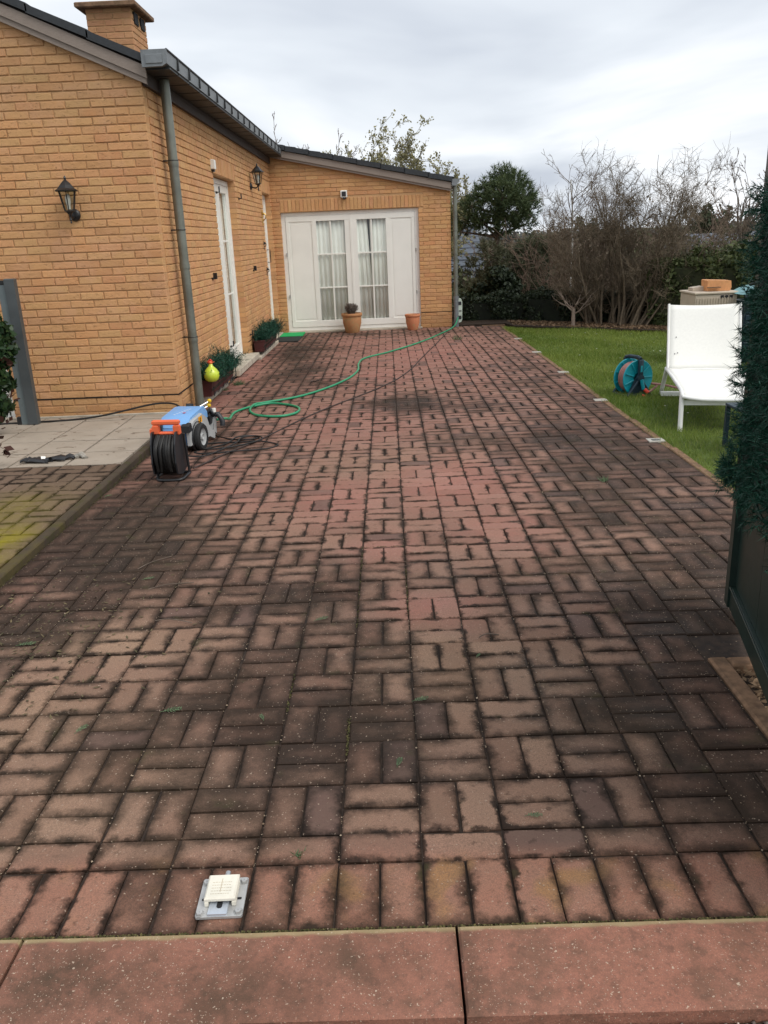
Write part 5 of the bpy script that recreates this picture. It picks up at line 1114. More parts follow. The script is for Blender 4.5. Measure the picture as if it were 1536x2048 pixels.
# ------------------------------------------------------------------ left: steel post, climbing plants, gloves
r = thing('steel_post', (-3.01, 5.50, .03), 'tall grey steel gate post before the front wall at left', 'post')
m = MB(); m.box(-3.01, -2.925, 5.44, 5.50, .03, 1.262, bev=.006); part(m, 'post_profile', M_POST, r)
m = MB(); m.box(-3.075, -3.013, 5.46, 5.50, .03, 1.24, bev=.004); part(m, 'post_flange', simple('lighter_post_face', (.15, .18, .185), .45, .1, 6, .12), r)
m = MB(); m.box(-3.5, -3.02, 5.455, 5.485, 1.215, 1.25, bev=.003); part(m, 'top_bar', M_BLACK, r)
m = MB(); m.box(-3.115, -3.077, 5.46, 5.50, .03, .10, bev=.004); part(m, 'foot_block', M_BLACK, r)
m = MB(); m.box(-3.078, -3.05, 5.44, 5.458, .70, .80, bev=.004); part(m, 'catch', M_BLACK, r)
def cloud_leaves(name, centres, n, size, mat, root, elong=1.6, squash=(1, 1, 1)):
    Cn = np.array([c[:3] for c in centres]); R = np.array([c[3] for c in centres]); k = rng.integers(0, len(Cn), n); d = rng.normal(size=(n, 3)); d /= np.linalg.norm(d, axis=1)[:, None]; rad = R[k]*(.55+.5*rng.random(n))
    P = Cn[k]+d*rad[:, None]*np.array(squash)[None]; V, F, T_ = leaves(P, np.full(n, size), elong=elong, normal=d, spread=1.2); return fastmesh(name, V, F, mat, T_, root)
r = thing('ivy_bush', (-3.15, 5.1, .1), 'dark evergreen bush with red brown leaves at the left edge', 'bush')
cs = [(-3.02+random.gauss(0, .06)-.05*abs(z-.55), 5.1+random.gauss(0, .07), z, random.uniform(.05, .10)) for z in np.linspace(.20, 1.0, 24)]
cloud_leaves('foliage', cs, 3600, .032, M_IVY, r, 1.9)
cloud_leaves('red_leaves', [(-3.07, 5.05, .30, .09), (-3.05, 5.05, .16, .08), (-2.92, 5.05, .36, .06), (-2.95, 5.02, .62, .06)], 22, .05, M_DLEAF, r, 1.3)
m = MB(); m.tube(spline([(-3.14, 5.1, .03), (-3.12, 5.12, .3), (-3.15, 5.08, .6), (-3.12, 5.1, .95)], 4), .012, 6); part(m, 'stem', M_BARK, r)
r = thing('rose_shoot', (-2.60, 4.3, .03), 'thin thorny shoots with red brown leaves reaching in at left', 'plant')
m = MB(); tips = []
for pts in ([(-2.95, 4.35, .02), (-2.90, 4.3, .5), (-2.83, 4.28, 1.0), (-2.72, 4.25, 1.28)], [(-2.95, 4.2, .02), (-2.88, 4.2, .3), (-2.76, 4.18, .62), (-2.68, 4.2, .86)], [(-2.95, 4.0, .02), (-2.80, 3.95, .14), (-2.62, 3.95, .20), (-2.52, 3.98, .13)]): s_ = spline(pts, 6); m.tube(s_, .004, 5, r1=.002); tips += [s_[k] for k in (9, 12, 14, 16, 18)]
part(m, 'stem', M_BARKR, r)
P = np.array([tuple(t) for t in tips for _ in range(3)])+rng.normal(0, .025, (len(tips)*3, 3)); V, F, T_ = leaves(P, np.full(len(P), .045), elong=1.5); fastmesh('leaves', V, F, M_DLEAF, T_, r)
def glove(x, y, rz, label, mat):
    r = thing('work_glove', (x, y, .032), label, 'glove', 'work gloves on the slabs', rz); T = WM[r.name]; m = MB()
    V = []; prof = [(-.10, .026, .006), (-.07, .034, .012), (-.03, .040, .017), (.01, .044, .018), (.04, .042, .014), (.055, .036, .008)]
    for px, w, h in prof:
        for k in range(10): a = 2*math.pi*k/10; V.append(T @ Vector((px, w*math.cos(a), h*.9+h*math.sin(a)+.003*math.sin(px*90+a))))
    F = [(i*10+k, i*10+(k+1) % 10, (i+1)*10+(k+1) % 10, (i+1)*10+k) for i in range(len(prof)-1) for k in range(10)]+[tuple(range(10)), tuple(range(59, 49, -1))]; m.add(V, F)
    for i, (yy, L, a) in enumerate(((-.030, .050, -.25), (-.010, .066, -.05), (.011, .062, .10), (.030, .048, .28))): m.tube([T @ Vector(v) for v in ((.045, yy, .012), (.045+L*.5, yy+a*L*.4, .022), (.045+L, yy+a*L, .010))], [.010, .0095, .007], 8)
    m.tube([T @ Vector(v) for v in ((-.02, -.035, .012), (.01, -.062, .016), (.035, -.070, .010))], [.012, .011, .008], 8); part(m, 'glove_body', mat, r, auto=60)
    m = MB(); m.tube([T @ Vector((-.095, 0, .010)), T @ Vector((-.125, 0, .011))], [.026, .030], 12, False); part(m, 'cuff', M_WHITEB if 'pale' in label else M_BPLAST, r)
glove(-2.40, 4.08, 2.9, 'crumpled black work glove lying at the left on the slabs', M_BPLAST)
glove(-2.24, 4.13, .35, 'black work glove with pale cuff lying on the other glove', M_BPLAST)
m = MB()
for k in range(3): m.tube(spline([(-2.16+.02*k, 4.15, .04), (-2.11, 4.17+.02*k, .055), (-2.07+.01*k, 4.14, .035)], 5), .012, 6)
small('plastic_wrap', m, simple('clear_wrap', (.35, .33, .29), .3, 0, 60, .3), 'crumpled pale plastic wrap beside the work gloves', 'wrapping', auto=60)

# ------------------------------------------------------------------ small green and woody debris on the paving
def sprig(x, y, rz, s, label, z=None, mat=M_SPRIG):
    z = gz(y)+.004 if z is None else z; s *= .78; r = thing('green_sprig', (x, y, z), label, 'leaf sprig', 'fallen green sprigs on the paving', rz); Ms = []
    m = MB(); T = WM[r.name]; m.tube([T @ Vector((-.03*s, 0, .001)), T @ Vector((.0, .002, .003)), T @ Vector((.035*s, 0, .002))], .001, 4); part(m, 'stem', mat, r)
    m = MB()
    for i in range(7):
        t = -.015+.009*i
        for sd in (-1, 1):
            L = .018*s*(1-abs(i-3)/6); c = Vector((t*s, 0, .003)); e = c+Vector((L*.7, sd*L, random.uniform(0, .004))); w = Vector((.003*s, -.001*sd, 0)); m.add([T @ c, T @ ((c+e)/2+w), T @ e, T @ ((c+e)/2-w)], [(0, 1, 2, 3)], (random.random(), .5, .5))
    part(m, 'leaflets', mat, r)
SP = [(-.152, 1.372, .5, 1.1, 'green sprig on a joint left of the drive centre'), (-.86, .62, 1.0, .9, 'green sprig low at the left, nearest the left edge'), (-.60, .72, .2, 1.2, 'twin green sprig among pale left pavers'), (.225, .735, .3, 1.0, 'green sprig right of the drive centre in the dark patch'), (.154, .39, 1.3, .8, 'small green sprig in a joint below the centre'), (.50, .145, 0, .8, 'thin green sprig beside the right front pavers'), (-.28, .655, 2.0, .6, 'tiny green sprig in a mossy joint left of centre'), (-1.30, 1.24, .2, 1.3, 'large green sprig among grit at the left'), (-1.62, 3.25, .8, .9, 'pale green leaf beside the mossy kerb'), (-.99, 1.87, .3, 1.0, 'thin green sprig with twig in the left half of the drive'), (.45, 1.02, 1.0, .5, 'faint sprig on pale pavers at centre right')]
for a in SP: sprig(*a)
for k, (x, y, a, L, lab) in enumerate(((-.95, 1.75, .3, .2, 'curved brown twig on the left pavers'), (-.83, 1.42, -.2, .16, 'short dark twig on the light left pavers'), (-1.07, 2.0, .9, .2, 'thin curved twig near the dark left patch'), (.47, 1.17, .2, .08, 'small twig on pale pavers right of centre'))):
    m = MB(); m.tube(spline([(x, y, gz(y)+.004), (x+L*.4*math.cos(a), y+L*.4*math.sin(a)+.01, .010), (x+L*math.cos(a), y+L*math.sin(a), .004)], 5), .0022, 5); tag(part(m, 'fallen_twig', M_BARK, None), lab, 'twig', 'twigs on the paving')
n = 420; X = rng.normal(-1.28, .25, n); Y = rng.normal(1.3, .35, n); k = (X > -1.66) & (Y > .6); X, Y = X[k], Y[k]; P = np.stack([X, Y, np.full(len(X), .004)], 1); V, F, T_ = leaves(P, np.full(len(X), .0075), elong=3, normal=np.array([0, 0, 1.0]), spread=.4); tag(fastmesh('plant_debris', V, F, leafmat('dull_clippings', (.05, .045, .022), (.17, .13, .07), .8, .1), T_), 'scattered dry clippings over the dark left edge of the drive', 'plant debris', kind='stuff')
def dense(X, Y):
    p = .10+.9*np.exp(-((X-1.35)**2/.25+(Y-2.6)**2/2.5))+.7*np.exp(-((X+1.4)**2/.08+(Y-1.8)**2/1.5))+.35*np.exp(-((X-1.0)**2/.3+(Y-.5)**2/.3)); return rng.random(len(X)) < p
pebbles(6500, (-1.66, 2.1), (-.2, 6.0), lambda y: gz(y)+.001, .0019, 'grit', M_GRIT, 'pale grit and fallen petals scattered over the paving', 'grit', fn=dense)
# pebbles that collected in the joints
JX = rng.integers(-8, 10, 800)*C+rng.normal(0, .002, 800); JY = rng.random(800)**1.5*4
def jointgrit():
    n = len(JX); base = np.array([[1, 0, 0], [0, 1, 0], [-1, 0, 0], [0, -1, 0], [0, 0, .8]]); FF = np.array([[0, 1, 4], [1, 2, 4], [2, 3, 4], [3, 0, 4]]); s = .0022*np.exp(rng.normal(0, .3, n)); V = base[None]*s[:, None, None]+np.stack([JX, JY, gzv(JY)-.003], 1)[:, None, :]; F = (FF[None]+5*np.arange(n)[:, None, None]).reshape(-1, 3); T = np.repeat(rng.random((n, 3)), 4, 0)
    tag(fastmesh('joint_gravel', V.reshape(-1, 3), F, M_GRIT, T), 'tiny pebbles caught in the long paving joints', 'gravel', kind='stuff')
jointgrit()
def weed(x, y, s, n, label, z=None, mat=M_SPRIG):
    z = gz(y)+.0 if z is None else z; r = thing('weed_tuft', (x, y, z), label, 'weed', 'weeds between the paving'); P = np.stack([rng.normal(x, s*.35, n), rng.normal(y, s*.35, n), np.full(n, z)], 1); D = rng.normal(size=(n, 3))*np.array([.7, .7, .2])+np.array([0, 0, .8]); V, F, T_ = needles(P, D, np.full(n, s*.8), .004); fastmesh('blades', V, F, mat, T_, r)
weed(-1.55, 7.62, .09, 160, 'low green weed beside the stone door step'); weed(-1.63, 7.25, .05, 60, 'small weed at the end of the planter ledge'); weed(-2.62, 3.45, .10, 220, 'green weed tuft on the mossy left paving', .03); weed(-.10, .03, .018, 26, 'tiny weed above the front row of pavers'); weed(1.70, 1.2, .04, 60, 'tiny weed near the green gate foot'); weed(1.2, 11.2, .12, 90, 'yellowish weeds on the paving near the wing corner'); weed(1.45, 3.2, .04, 40, 'small weed on the right part of the drive')
m = MB()
for k in range(3):
    m.box(-.008, .008, -.02, .02, 0, .010, Matrix.Translation((-.72+.03*k, 7.6+.03*k, gz(7.6)+.002)) @ Matrix.Rotation(k*1.1, 4, 'Z'))
small('dead_leaf', m, M_DWOOD, 'curled dark leaf on the drive beyond the green hose', 'leaf')
# moss in joints
def moss():
    Vs = []; n = 2600; segs = [(0, .45, 0, .65, 1), (0, 1.3, 0, 2.2, .3), (.208, 1.4, .208, 1.9, .6), (-.208, .7, -.208, .95, .5), (-1.66, 1.0, -1.66, 4.3, 1), (0, 2.2, .208, 2.2, .4), (-1.66, .2, 1.2, -.205, .0)]; P = []
    for x0, y0, x1, y1, w in segs:
        k = int(500*w*max(.3, math.hypot(x1-x0, y1-y0))); t = rng.random(k); P.append(np.stack([x0+(x1-x0)*t+rng.normal(0, .0025 if x0 > -1.6 else .015, k), y0+(y1-y0)*t+rng.normal(0, .002, k), np.full(k, -.002)], 1))
    k = 1500; P.append(np.stack([rng.uniform(-1.0, 1.3, k), np.full(k, -.2095)+rng.normal(0, .0015, k), np.full(k, .001)], 1))
    P = np.concatenate(P); V, F, T_ = leaves(P, np.full(len(P), .005), elong=1.2, normal=np.array([0, 0, 1.0])); tag(fastmesh('moss', V, F, leafmat('joint_moss', (.04, .045, .016), (.15, .125, .05), .9, .1), T_), 'moss growing in the joints of the paving', 'moss', kind='stuff')
moss()

# ------------------------------------------------------------------ trees, shrubs, hedges
def ground_z(x, y):
    if y < 15: return gz(max(y, 0))-.05
    if y < 45: return -.24-1.9*((y-15)/30)**.8
    if y < 170: return -2.14-1.6*(y-45)/125
    return -3.7
class Twigs:
    """fast collector of tapered three or four sided branches"""
    def __init__(s): s.V = []; s.F = []; s.n = 0
    def seg(s, a, b, ra, rb, k=3):
        d = b-a; L = np.linalg.norm(d)
        if L < 1e-5: return
        d = d/L; u = np.cross(d, [0.3, .2, 1.0] if abs(d[2]) < .95 else [1, 0, 0]); u /= np.linalg.norm(u); w = np.cross(d, u)
        t = np.arange(k)*2*math.pi/k; ring = np.cos(t)[:, None]*u+np.sin(t)[:, None]*w
        s.V.append(a+ring*ra); s.V.append(b+ring*rb); i = np.arange(k); j = (i+1) % k; s.F.append(np.stack([i, j, k+j, k+i], 1)+s.n); s.n += 2*k
    def out(s, name, mat, parent): return fastmesh(name, np.concatenate(s.V), np.concatenate(s.F), mat, None, parent, smooth=True)
def branch(tw, p, d, L, r, depth, tips=None, wander=.22, ratio=.62, kids=(3, 5), upw=.12, nseg=5, ang=.55, rmin=.0035):
    seg = L/nseg; pts = [p]; dirs = []
    for i in range(nseg):
        d = d+rng.normal(0, wander, 3)*.5+np.array([0, 0, upw*.4]); d /= np.linalg.norm(d); q = p+d*seg; f0, f1 = 1-.75*i/nseg, 1-.75*(i+1)/nseg
        tw.seg(p, q, max(rmin, r*f0), max(rmin*.8, r*f1), 5 if depth >= 3 else 3); p = q; pts.append(p); dirs.append(d)
    if tips is not None and depth <= 1: tips.extend([tuple(x) for x in pts[2:]])
    if depth <= 0: return
    for _ in range(random.randint(*kids)):
        i = random.randint(1, nseg); b = dirs[i-1]+rng.normal(0, ang, 3)*.9; b /= np.linalg.norm(b); branch(tw, pts[i], b, L*ratio*random.uniform(.6, 1.1), max(rmin, r*(1-.7*i/nseg)*.6), depth-1, tips, wander, ratio, kids, upw, max(3, nseg-1), ang, rmin)
# big multi-stemmed bare shrub
r = thing('bare_shrub', (3.85, 12.35, -.07), 'huge bare multi-stemmed shrub fanning out at the end of the lawn', 'shrub')
tw = Twigs(); tips_ = []
for k in range(36):
    t = (k+.5)/36*2-1; base = np.array([3.92+t*.42+random.gauss(0, .05), 12.35-t*.35+random.gauss(0, .12), -.08]); d = np.array([t*.52+.10+random.gauss(0, .08), random.gauss(.05, .2), 1.0]); d /= np.linalg.norm(d)
    L = random.uniform(1.72, 2.12)*(1.0-.05*abs(t)**2)*(1.06 if t > -.1 else .88); branch(tw, base, d, L, random.uniform(.015, .028), 3, tips_, .22, .42, (5, 7), .07, 8, .62, .0026)
FT = np.array(tips_); 
def fuzz(tw, FT, n, L, rad, upb=.5):
    k = rng.integers(0, len(FT), n)
    for p in FT[k]:
        d = rng.normal(size=3)*.8+np.array([0, 0, upb]); d /= np.linalg.norm(d); l = L*random.uniform(.5, 1.2); q = p+d*l*.5; tw.seg(p, q, rad, rad*.8); d2 = d+rng.normal(0, .35, 3); d2 /= np.linalg.norm(d2); tw.seg(q, q+d2*l*.5, rad*.8, rad*.5)
fuzz(tw, FT, 9000, .22, .0021)
tw.out('stems', M_BARKG, r)
r = thing('bare_shrub', (4.9, 13.4, -.07), 'tangled reddish twig thicket behind and right of the huge bare shrub', 'shrub'); tw = Twigs()
for k in range(26):
    t = random.uniform(-1, 1); base = np.array([4.5+t*1.5, 14.2+random.gauss(0, .3), -.1]); d = np.array([t*.3+random.gauss(0, .2), random.gauss(0, .2), 1.0]); branch(tw, base, d/np.linalg.norm(d), random.uniform(1.0, 1.7), .014, 2, None, .25, .6, (4, 6), .08, 5, .6, .0045)
tw.out('stems', M_BARKR, r)
r = thing('bare_shrub', (3.0, 14.2, -.07), 'low reddish brown thicket between pine and huge bare shrub', 'shrub'); tw = Twigs()
for k in range(8):
    base = np.array([random.uniform(2.7, 3.8), 15.6+random.gauss(0, .3), -.2]); d = np.array([random.gauss(0, .3), random.gauss(0, .2), 1.0]); branch(tw, base, d/np.linalg.norm(d), random.uniform(.9, 1.5), .012, 2, None, .25, .6, (4, 6), .08, 5, .6, .0045)
tw.out('stems', M_BARKR, r)
# small pruned fruit tree
r = thing('young_fruit_tree', (3.2, 12.3, -.07), 'small pruned bare fruit tree with low spreading branches', 'tree'); tw = Twigs(); p = np.array([3.2, 12.3, -.08]); tw.seg(p, p+[0, 0, .34], .035, .03, 6); 
for a in np.linspace(0, 6.28, 9)[:-1]:
    d = np.array([math.cos(a), math.sin(a)*.7, random.uniform(.35, .9)]); branch(tw, p+[0, 0, random.uniform(.22, .34)], d/np.linalg.norm(d), random.uniform(.35, .6), .014, 1, None, .3, .6, (2, 4), .1, 5, .5, .004)
tw.out('trunk', simple('pale_pruned_bark', (.26, .20, .16), .85, 0, 30, .3), r)
# birch
r = thing('birch_tree', (3.5, 14.0, -.07), 'slim birch with white trunk between pine and huge shrub', 'tree'); tw = Twigs(); pts = [(3.5, 14, -.1), (3.49, 14, .6), (3.51, 14, 1.2), (3.5, 14, 1.75), (3.45, 14, 2.3)]
for a, b in zip(pts, pts[1:]): tw.seg(np.array(a), np.array(b), .026-.004*pts.index(a), .022-.004*pts.index(a), 8)
tw.out('trunk', M_BIRCH, r); tw = Twigs()
for k in range(16): z = random.uniform(.9, 2.3); a = random.uniform(0, 6.28); d = np.array([math.cos(a), math.sin(a)*.5, 1.1]); branch(tw, np.array([3.49, 14, z]), d/np.linalg.norm(d), random.uniform(.4, .75), .009, 2, None, .2, .55, (3, 4), .05, 5, .5, .0038)
tw.out('crown', M_BARK, r)

def leafbox_hedge(name, poly, z0, z1, n, size, mat, label, cat='hedge', rough=.05, core=(.010, .014, .008)):
    """clipped hedge: dark core prism with leaves through its outer shell"""
    cx_, cy_ = sum(p[0] for p in poly)/len(poly), sum(p[1] for p in poly)/len(poly); r = thing(name, (cx_, cy_, z0), label, cat); ins = [(cx_+(x-cx_)*.96, cy_+(y-cy_)*.90) for x, y in poly]
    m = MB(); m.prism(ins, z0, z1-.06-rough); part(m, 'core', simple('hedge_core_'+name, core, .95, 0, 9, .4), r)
    P = []; N = []; per = [math.hypot(poly[(i+1) % len(poly)][0]-p[0], poly[(i+1) % len(poly)][1]-p[1])*(z1-z0) for i, p in enumerate(poly)]; top = sum(per)*.3
    for i, p in enumerate(poly):
        q = poly[(i+1) % len(poly)]; k = int(n*per[i]/(sum(per)+top)); t = rng.random(k); z = z0+(z1-z0)*rng.random(k); nx, ny = q[1]-p[1], -(q[0]-p[0]); L = math.hypot(nx, ny); nx /= L; ny /= L
        if (p[0]-cx_)*nx+(p[1]-cy_)*ny < 0: nx, ny = -nx, -ny
        bump_ = rough*(np.sin(t*L*9+z*7)+np.sin(t*L*17+3)*.5)+rng.normal(0, rough*.6, k)-rough; P.append(np.stack([p[0]+(q[0]-p[0])*t+nx*bump_, p[1]+(q[1]-p[1])*t+ny*bump_, z], 1)); N.append(np.tile([nx, ny, .4], (k, 1)))
    k = int(n*top/(sum(per)+top)); w = rng.dirichlet([1]*len(poly), k); A = np.array(poly); xy = w @ A; P.append(np.stack([xy[:, 0], xy[:, 1], z1+rng.normal(0, rough*.7, k)-.02+rough*np.sin(xy[:, 0]*9)], 1)); N.append(np.tile([0, 0, 1.0], (k, 1)))
    P = np.concatenate(P); N = np.concatenate(N); V, F, T_ = leaves(P, np.full(len(P), size), elong=1.7, normal=N, spread=1.6); return fastmesh('foliage', V, F, mat, T_, r)
leafbox_hedge('clipped_hedge', [(1.45, 14.0), (2.66, 13.7), (2.75, 14.4), (1.45, 14.7)], -.1, .36, 9000, .032, M_HEDGE, 'low dark clipped hedge just right of the wing corner')
leafbox_hedge('clipped_hedge', [(2.60, 13.45), (4.6, 12.55), (4.9, 13.1), (2.75, 14.1)], -.1, .43, 14000, .032, M_HEDGE, 'dark clipped hedge running behind the bare shrubs')
leafbox_hedge('tall_hedge', [(4.35, 12.0), (5.2, 11.2), (8.2, 9.3), (9.4, 9.8), (6.0, 12.8), (4.9, 13.0)], -.1, .98, 60000, .042, M_HEDGE2, 'tall loose green hedge at the right end of the lawn', rough=.09, core=(.035, .04, .018))
# pine
def pine(x, y, H, blobs_, label, mat, n_tuft, trunk=True, needle=.11, lab='pine_tree', nw=.014):
    g = ground_z(x, y); r = thing(lab, (x, y, g), label, 'tree'); tw = Twigs(); prev = np.array([x, y, g-.1])
    hs = np.linspace(g, H*.93, 7)
    for i, z in enumerate(hs[1:]): q = np.array([x+.08*math.sin(z*1.3+x), y+.05*math.sin(z), z]); tw.seg(prev, q, .12*(1-i/8), .12*(1-(i+1)/8), 7); prev = q
    Vs, Fs, Ts = [], [], []; b = 0; W = np.array([bb[3]**2 for bb in blobs_]); W /= W.sum()
    for bb in blobs_:
        z0 = max(g+.3, bb[2]-bb[3]*1.1); tw.seg(np.array([x+.08*math.sin(z0*1.3+x), y, z0]), np.array(bb[:3]), .035, .012, 4)
        for _ in range(5): d = rng.normal(size=3); d /= np.linalg.norm(d); tw.seg(np.array(bb[:3]), np.array(bb[:3])+d*bb[3]*.8, .014, .006, 3)
    for k in rng.choice(len(blobs_), n_tuft, p=W):
        bb = blobs_[k]; d = rng.normal(size=3); d /= np.linalg.norm(d); rad = bb[3]*.9*(.5+.6*rng.random()**.6); c = np.array(bb[:3])+d*rad*np.array([1, 1, .8]); axis = d*.7+np.array([0, 0, .6]); axis /= np.linalg.norm(axis); q = 16; tt = rng.random(q)
        C_ = c+axis*needle*1.1*tt[:, None]; D = rng.normal(size=(q, 3))*.7+axis; V, F, T_ = needles(C_, D, np.full(q, needle), nw); T_[:, 0] = np.clip(T_[:, 0]*.6+.4*(d[2]*.5+.5)+rng.normal(0, .1), 0, 1); Vs.append(V); Fs.append(F+b); Ts.append(T_); b += len(V)
    tw.out('trunk', M_BARK, r); fastmesh('crown', np.concatenate(Vs), np.concatenate(Fs), mat, np.concatenate(Ts), r)
M_OLIVEP = leafmat('olive_conifer', (.05, .06, .034), (.14, .145, .085), .6, .15)
px_, py_ = 2.62, 17.0
bl = [(2.64, 17, 2.60, .20), (2.42, 16.9, 2.40, .20), (2.88, 17, 2.45, .24), (2.18, 17, 2.24, .20), (3.08, 17.1, 2.22, .26), (2.62, 16.7, 2.2, .34), (2.36, 16.8, 2.02, .26), (3.2, 17, 1.95, .22), (2.88, 16.8, 1.88, .30), (1.98, 17, 2.02, .15), (1.86, 17, 1.80, .14), (2.1, 17, 1.72, .20), (2.3, 16.9, 1.62, .24), (3.12, 17, 1.62, .20), (2.7, 16.8, 1.62, .22), (1.78, 17, 1.52, .12)]
pine(px_, py_, 2.7, bl, 'tall dark green Scots pine with uneven crown beyond the hedge', M_PINE, 1350)
bl = [(2.0+random.random()*1.5, 16.2+random.random()*.6, .1+random.random()*1.05, random.uniform(.2, .36)) for _ in range(26)]
pine(2.7, 16.4, .9, bl, 'broad dark conifer undergrowth beneath the tall pine', M_OLIVEP, 1500, lab='conifer_bush')
r = thing('round_evergreen', (2.35, 14.9, -.1), 'dark round evergreen bush right behind the low hedge', 'bush'); cs = [(2.38+random.gauss(0, .17), 15.0+random.gauss(0, .12), random.uniform(.0, .72), random.uniform(.14, .24)) for _ in range(26)]; cloud_leaves('foliage', cs, 9000, .045, M_HEDGE, r, 1.7)
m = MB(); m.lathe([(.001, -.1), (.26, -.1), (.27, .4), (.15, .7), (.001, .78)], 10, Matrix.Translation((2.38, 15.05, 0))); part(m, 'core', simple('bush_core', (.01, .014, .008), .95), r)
# bare and budding trees beyond the roof
def baretree(x, y, H, spread, label, mat, depth=4, name='bare_tree', r0=.10, kids=(3, 5), rmin=.006, bud=None, nb=0, trunk_h=.35, nst=6):
    g = ground_z(x, y); r = thing(name, (x, y, g), label, 'tree'); tw = Twigs(); tips = []; h = (H-g)*trunk_h; p = np.array([x, y, g-.1]); tw.seg(p, p+[0, 0, h+.1], r0, r0*.8, 7); tk = Twigs(); tk.seg(p, p+[0, 0, h+.1], r0*1.02, r0*.8, 8); tk.out('trunk', mat, r); tw = Twigs()
    for k in range(nst):
        a = k*6.28/nst+random.random(); d = np.array([math.cos(a)*spread, math.sin(a)*spread, 1.0]); L = (H-g)*(1-trunk_h)*random.uniform(.50, .68); branch(tw, p+[0, 0, h+.05-random.random()*h*.15], d/np.linalg.norm(d), L, r0*.55, depth, tips, .16, .5, kids, .08, 6, .45, rmin)
    tw.out('crown', mat, r)
    if bud and nb: P = np.array(tips); P = P[rng.integers(0, len(P), nb)]+rng.normal(0, .035, (nb, 3)); V, F, T_ = leaves(P, np.full(nb, .045), elong=1.4); fastmesh('buds', V, F, bud, T_, r)
baretree(-2.3, 30, 5.3, .5, 'pale bare tree rising behind the roof at the left of the wing', M_BARKF, 4, kids=(3, 5), rmin=.010, nst=14)
for k, (x, H, lab) in enumerate(((-.42, 3.95, 'budding tree tip leftmost above the wing roof'), (.48, 4.22, 'tallest budding tree tip above the wing roof'), (1.02, 3.72, 'budding tree tip above the right half of the wing roof'), (1.62, 3.35, 'budding branches beside the right gutter of the wing'))):
    baretree(x, 21+k*.3, H-.02, .17, lab, simple('pale_branch', (.26, .24, .19), .9), 3, 'budding_tree', .035, (5, 6), .006, M_BUD, 8000, .25, 7)
baretree(9.4, 21, 3.2, .20, 'thin bare tree at the right just beside the garland', M_BARK, 3, rmin=.007, r0=.07, nst=5, trunk_h=.45)
baretree(11.2, 26, 3.4, .5, 'brown bare tree partly behind the garland', M_BARKR, 4, rmin=.008, r0=.08, nst=5)
# neighbouring houses
def house_far(x0, x1, y, zb_, ze, zr, label, wallm, roofm, depth=7, win=(), gable=False):
    r = thing('neighbour_house', ((x0+x1)/2, y, zb_), label, 'house'); m = MB(); m.box(x0, x1, y, y+depth, zb_, ze); part(m, 'wall', wallm, r)
    m = MB(); V = [(x0-.3, y-.4, ze-.08), (x1+.3, y-.4, ze-.08), (x1+.3, y+depth/2, zr), (x0-.3, y+depth/2, zr), (x0-.3, y+depth+.4, ze-.08), (x1+.3, y+depth+.4, ze-.08)]; V += [(a, b, c-.12) for a, b, c in V]
    m.add(V, [(0, 1, 2, 3), (3, 2, 5, 4), (6, 9, 8, 7), (9, 10, 11, 8), (0, 3, 9, 6), (3, 4, 10, 9), (1, 7, 8, 2), (2, 8, 11, 5), (0, 6, 7, 1), (4, 5, 11, 10)]); rf = part(m, 'roof', roofm, r)
    m = MB(); m.add([(x0, y, ze-.05), (x0, y+depth, ze-.05), (x0, y+depth/2, zr-.08), (x1, y, ze-.05), (x1, y+depth, ze-.05), (x1, y+depth/2, zr-.08)], [(0, 1, 2), (3, 5, 4)]); part(m, 'gable', wallm, r)
    for wx0, wx1, wz0, wz1 in win:
        m = MB(); m.box(wx0, wx1, y-.04, y+.02, wz0, wz1); w = part(m, 'window', M_WHITEB, r); m = MB(); m.box(wx0+.08, wx1-.08, y-.05, y-.041, wz0+.08, wz1-.08); part(m, 'pane', M_DARK, w)
    return r
RC = [(.24, .07, .045), (.28, .09, .055), (.20, .06, .04), (.26, .075, .05)]
r = house_far(-6, 2.86, 24, -2.2, .1, 1.75, 'neighbour house with blue grey slate roof just right of the wing', simple('red_brick_wall', (.24, .085, .055), .9, 0, 12, .3), M_ROOFF)
m = MB(); m.box(2.44, 2.52, 23.85, 23.99, -2.0, .03); part(m, 'downpipe', M_WHITEB, r)
for k in range(10): m = MB(); m.box(-6.3, 3.16, -.03, .0, 0, .19, Matrix.Translation((0, 23.58+.39*k, .04+.167*k)) @ Matrix.Rotation(-1.15, 4, 'X')); part(m, 'slate_row', M_ROOFF, r)
m = MB()
for k in range(26):
    for j in range(3):
        if k % 2 or j < 2: m.box(2.60+.105*j-(.05 if k % 2 else 0), 2.695+.105*j-(.05 if k % 2 else 0), 23.88, 23.97, -1.6+.066*k, -1.543+.066*k, col=random.choice(RC))
part(m, 'brick_pillar', M_RBRICK, r)
house_far(10.6, 15.6, 35, -2.4, -.05, .62, 'low slate roofed house beyond the tall hedge', M_WALLF, M_ROOFF, win=((11.2, 12.0, -1.4, -.3), (13, 13.8, -1.4, -.3)))
house_far(5.0, 8.0, 32, -2.4, -.35, .55, 'white house glimpsed through the huge bare shrub', M_WALLF, M_ROOFF, win=((5.4, 6.0, -1.4, -.5), (6.6, 7.3, -1.4, -.5)))
house_far(16.5, 21, 44, -2.6, .1, 1.0, 'small pale house far beyond at the right', M_WALLF, M_ROOFF, win=((17.2, 18.0, -1.0, -.2),))
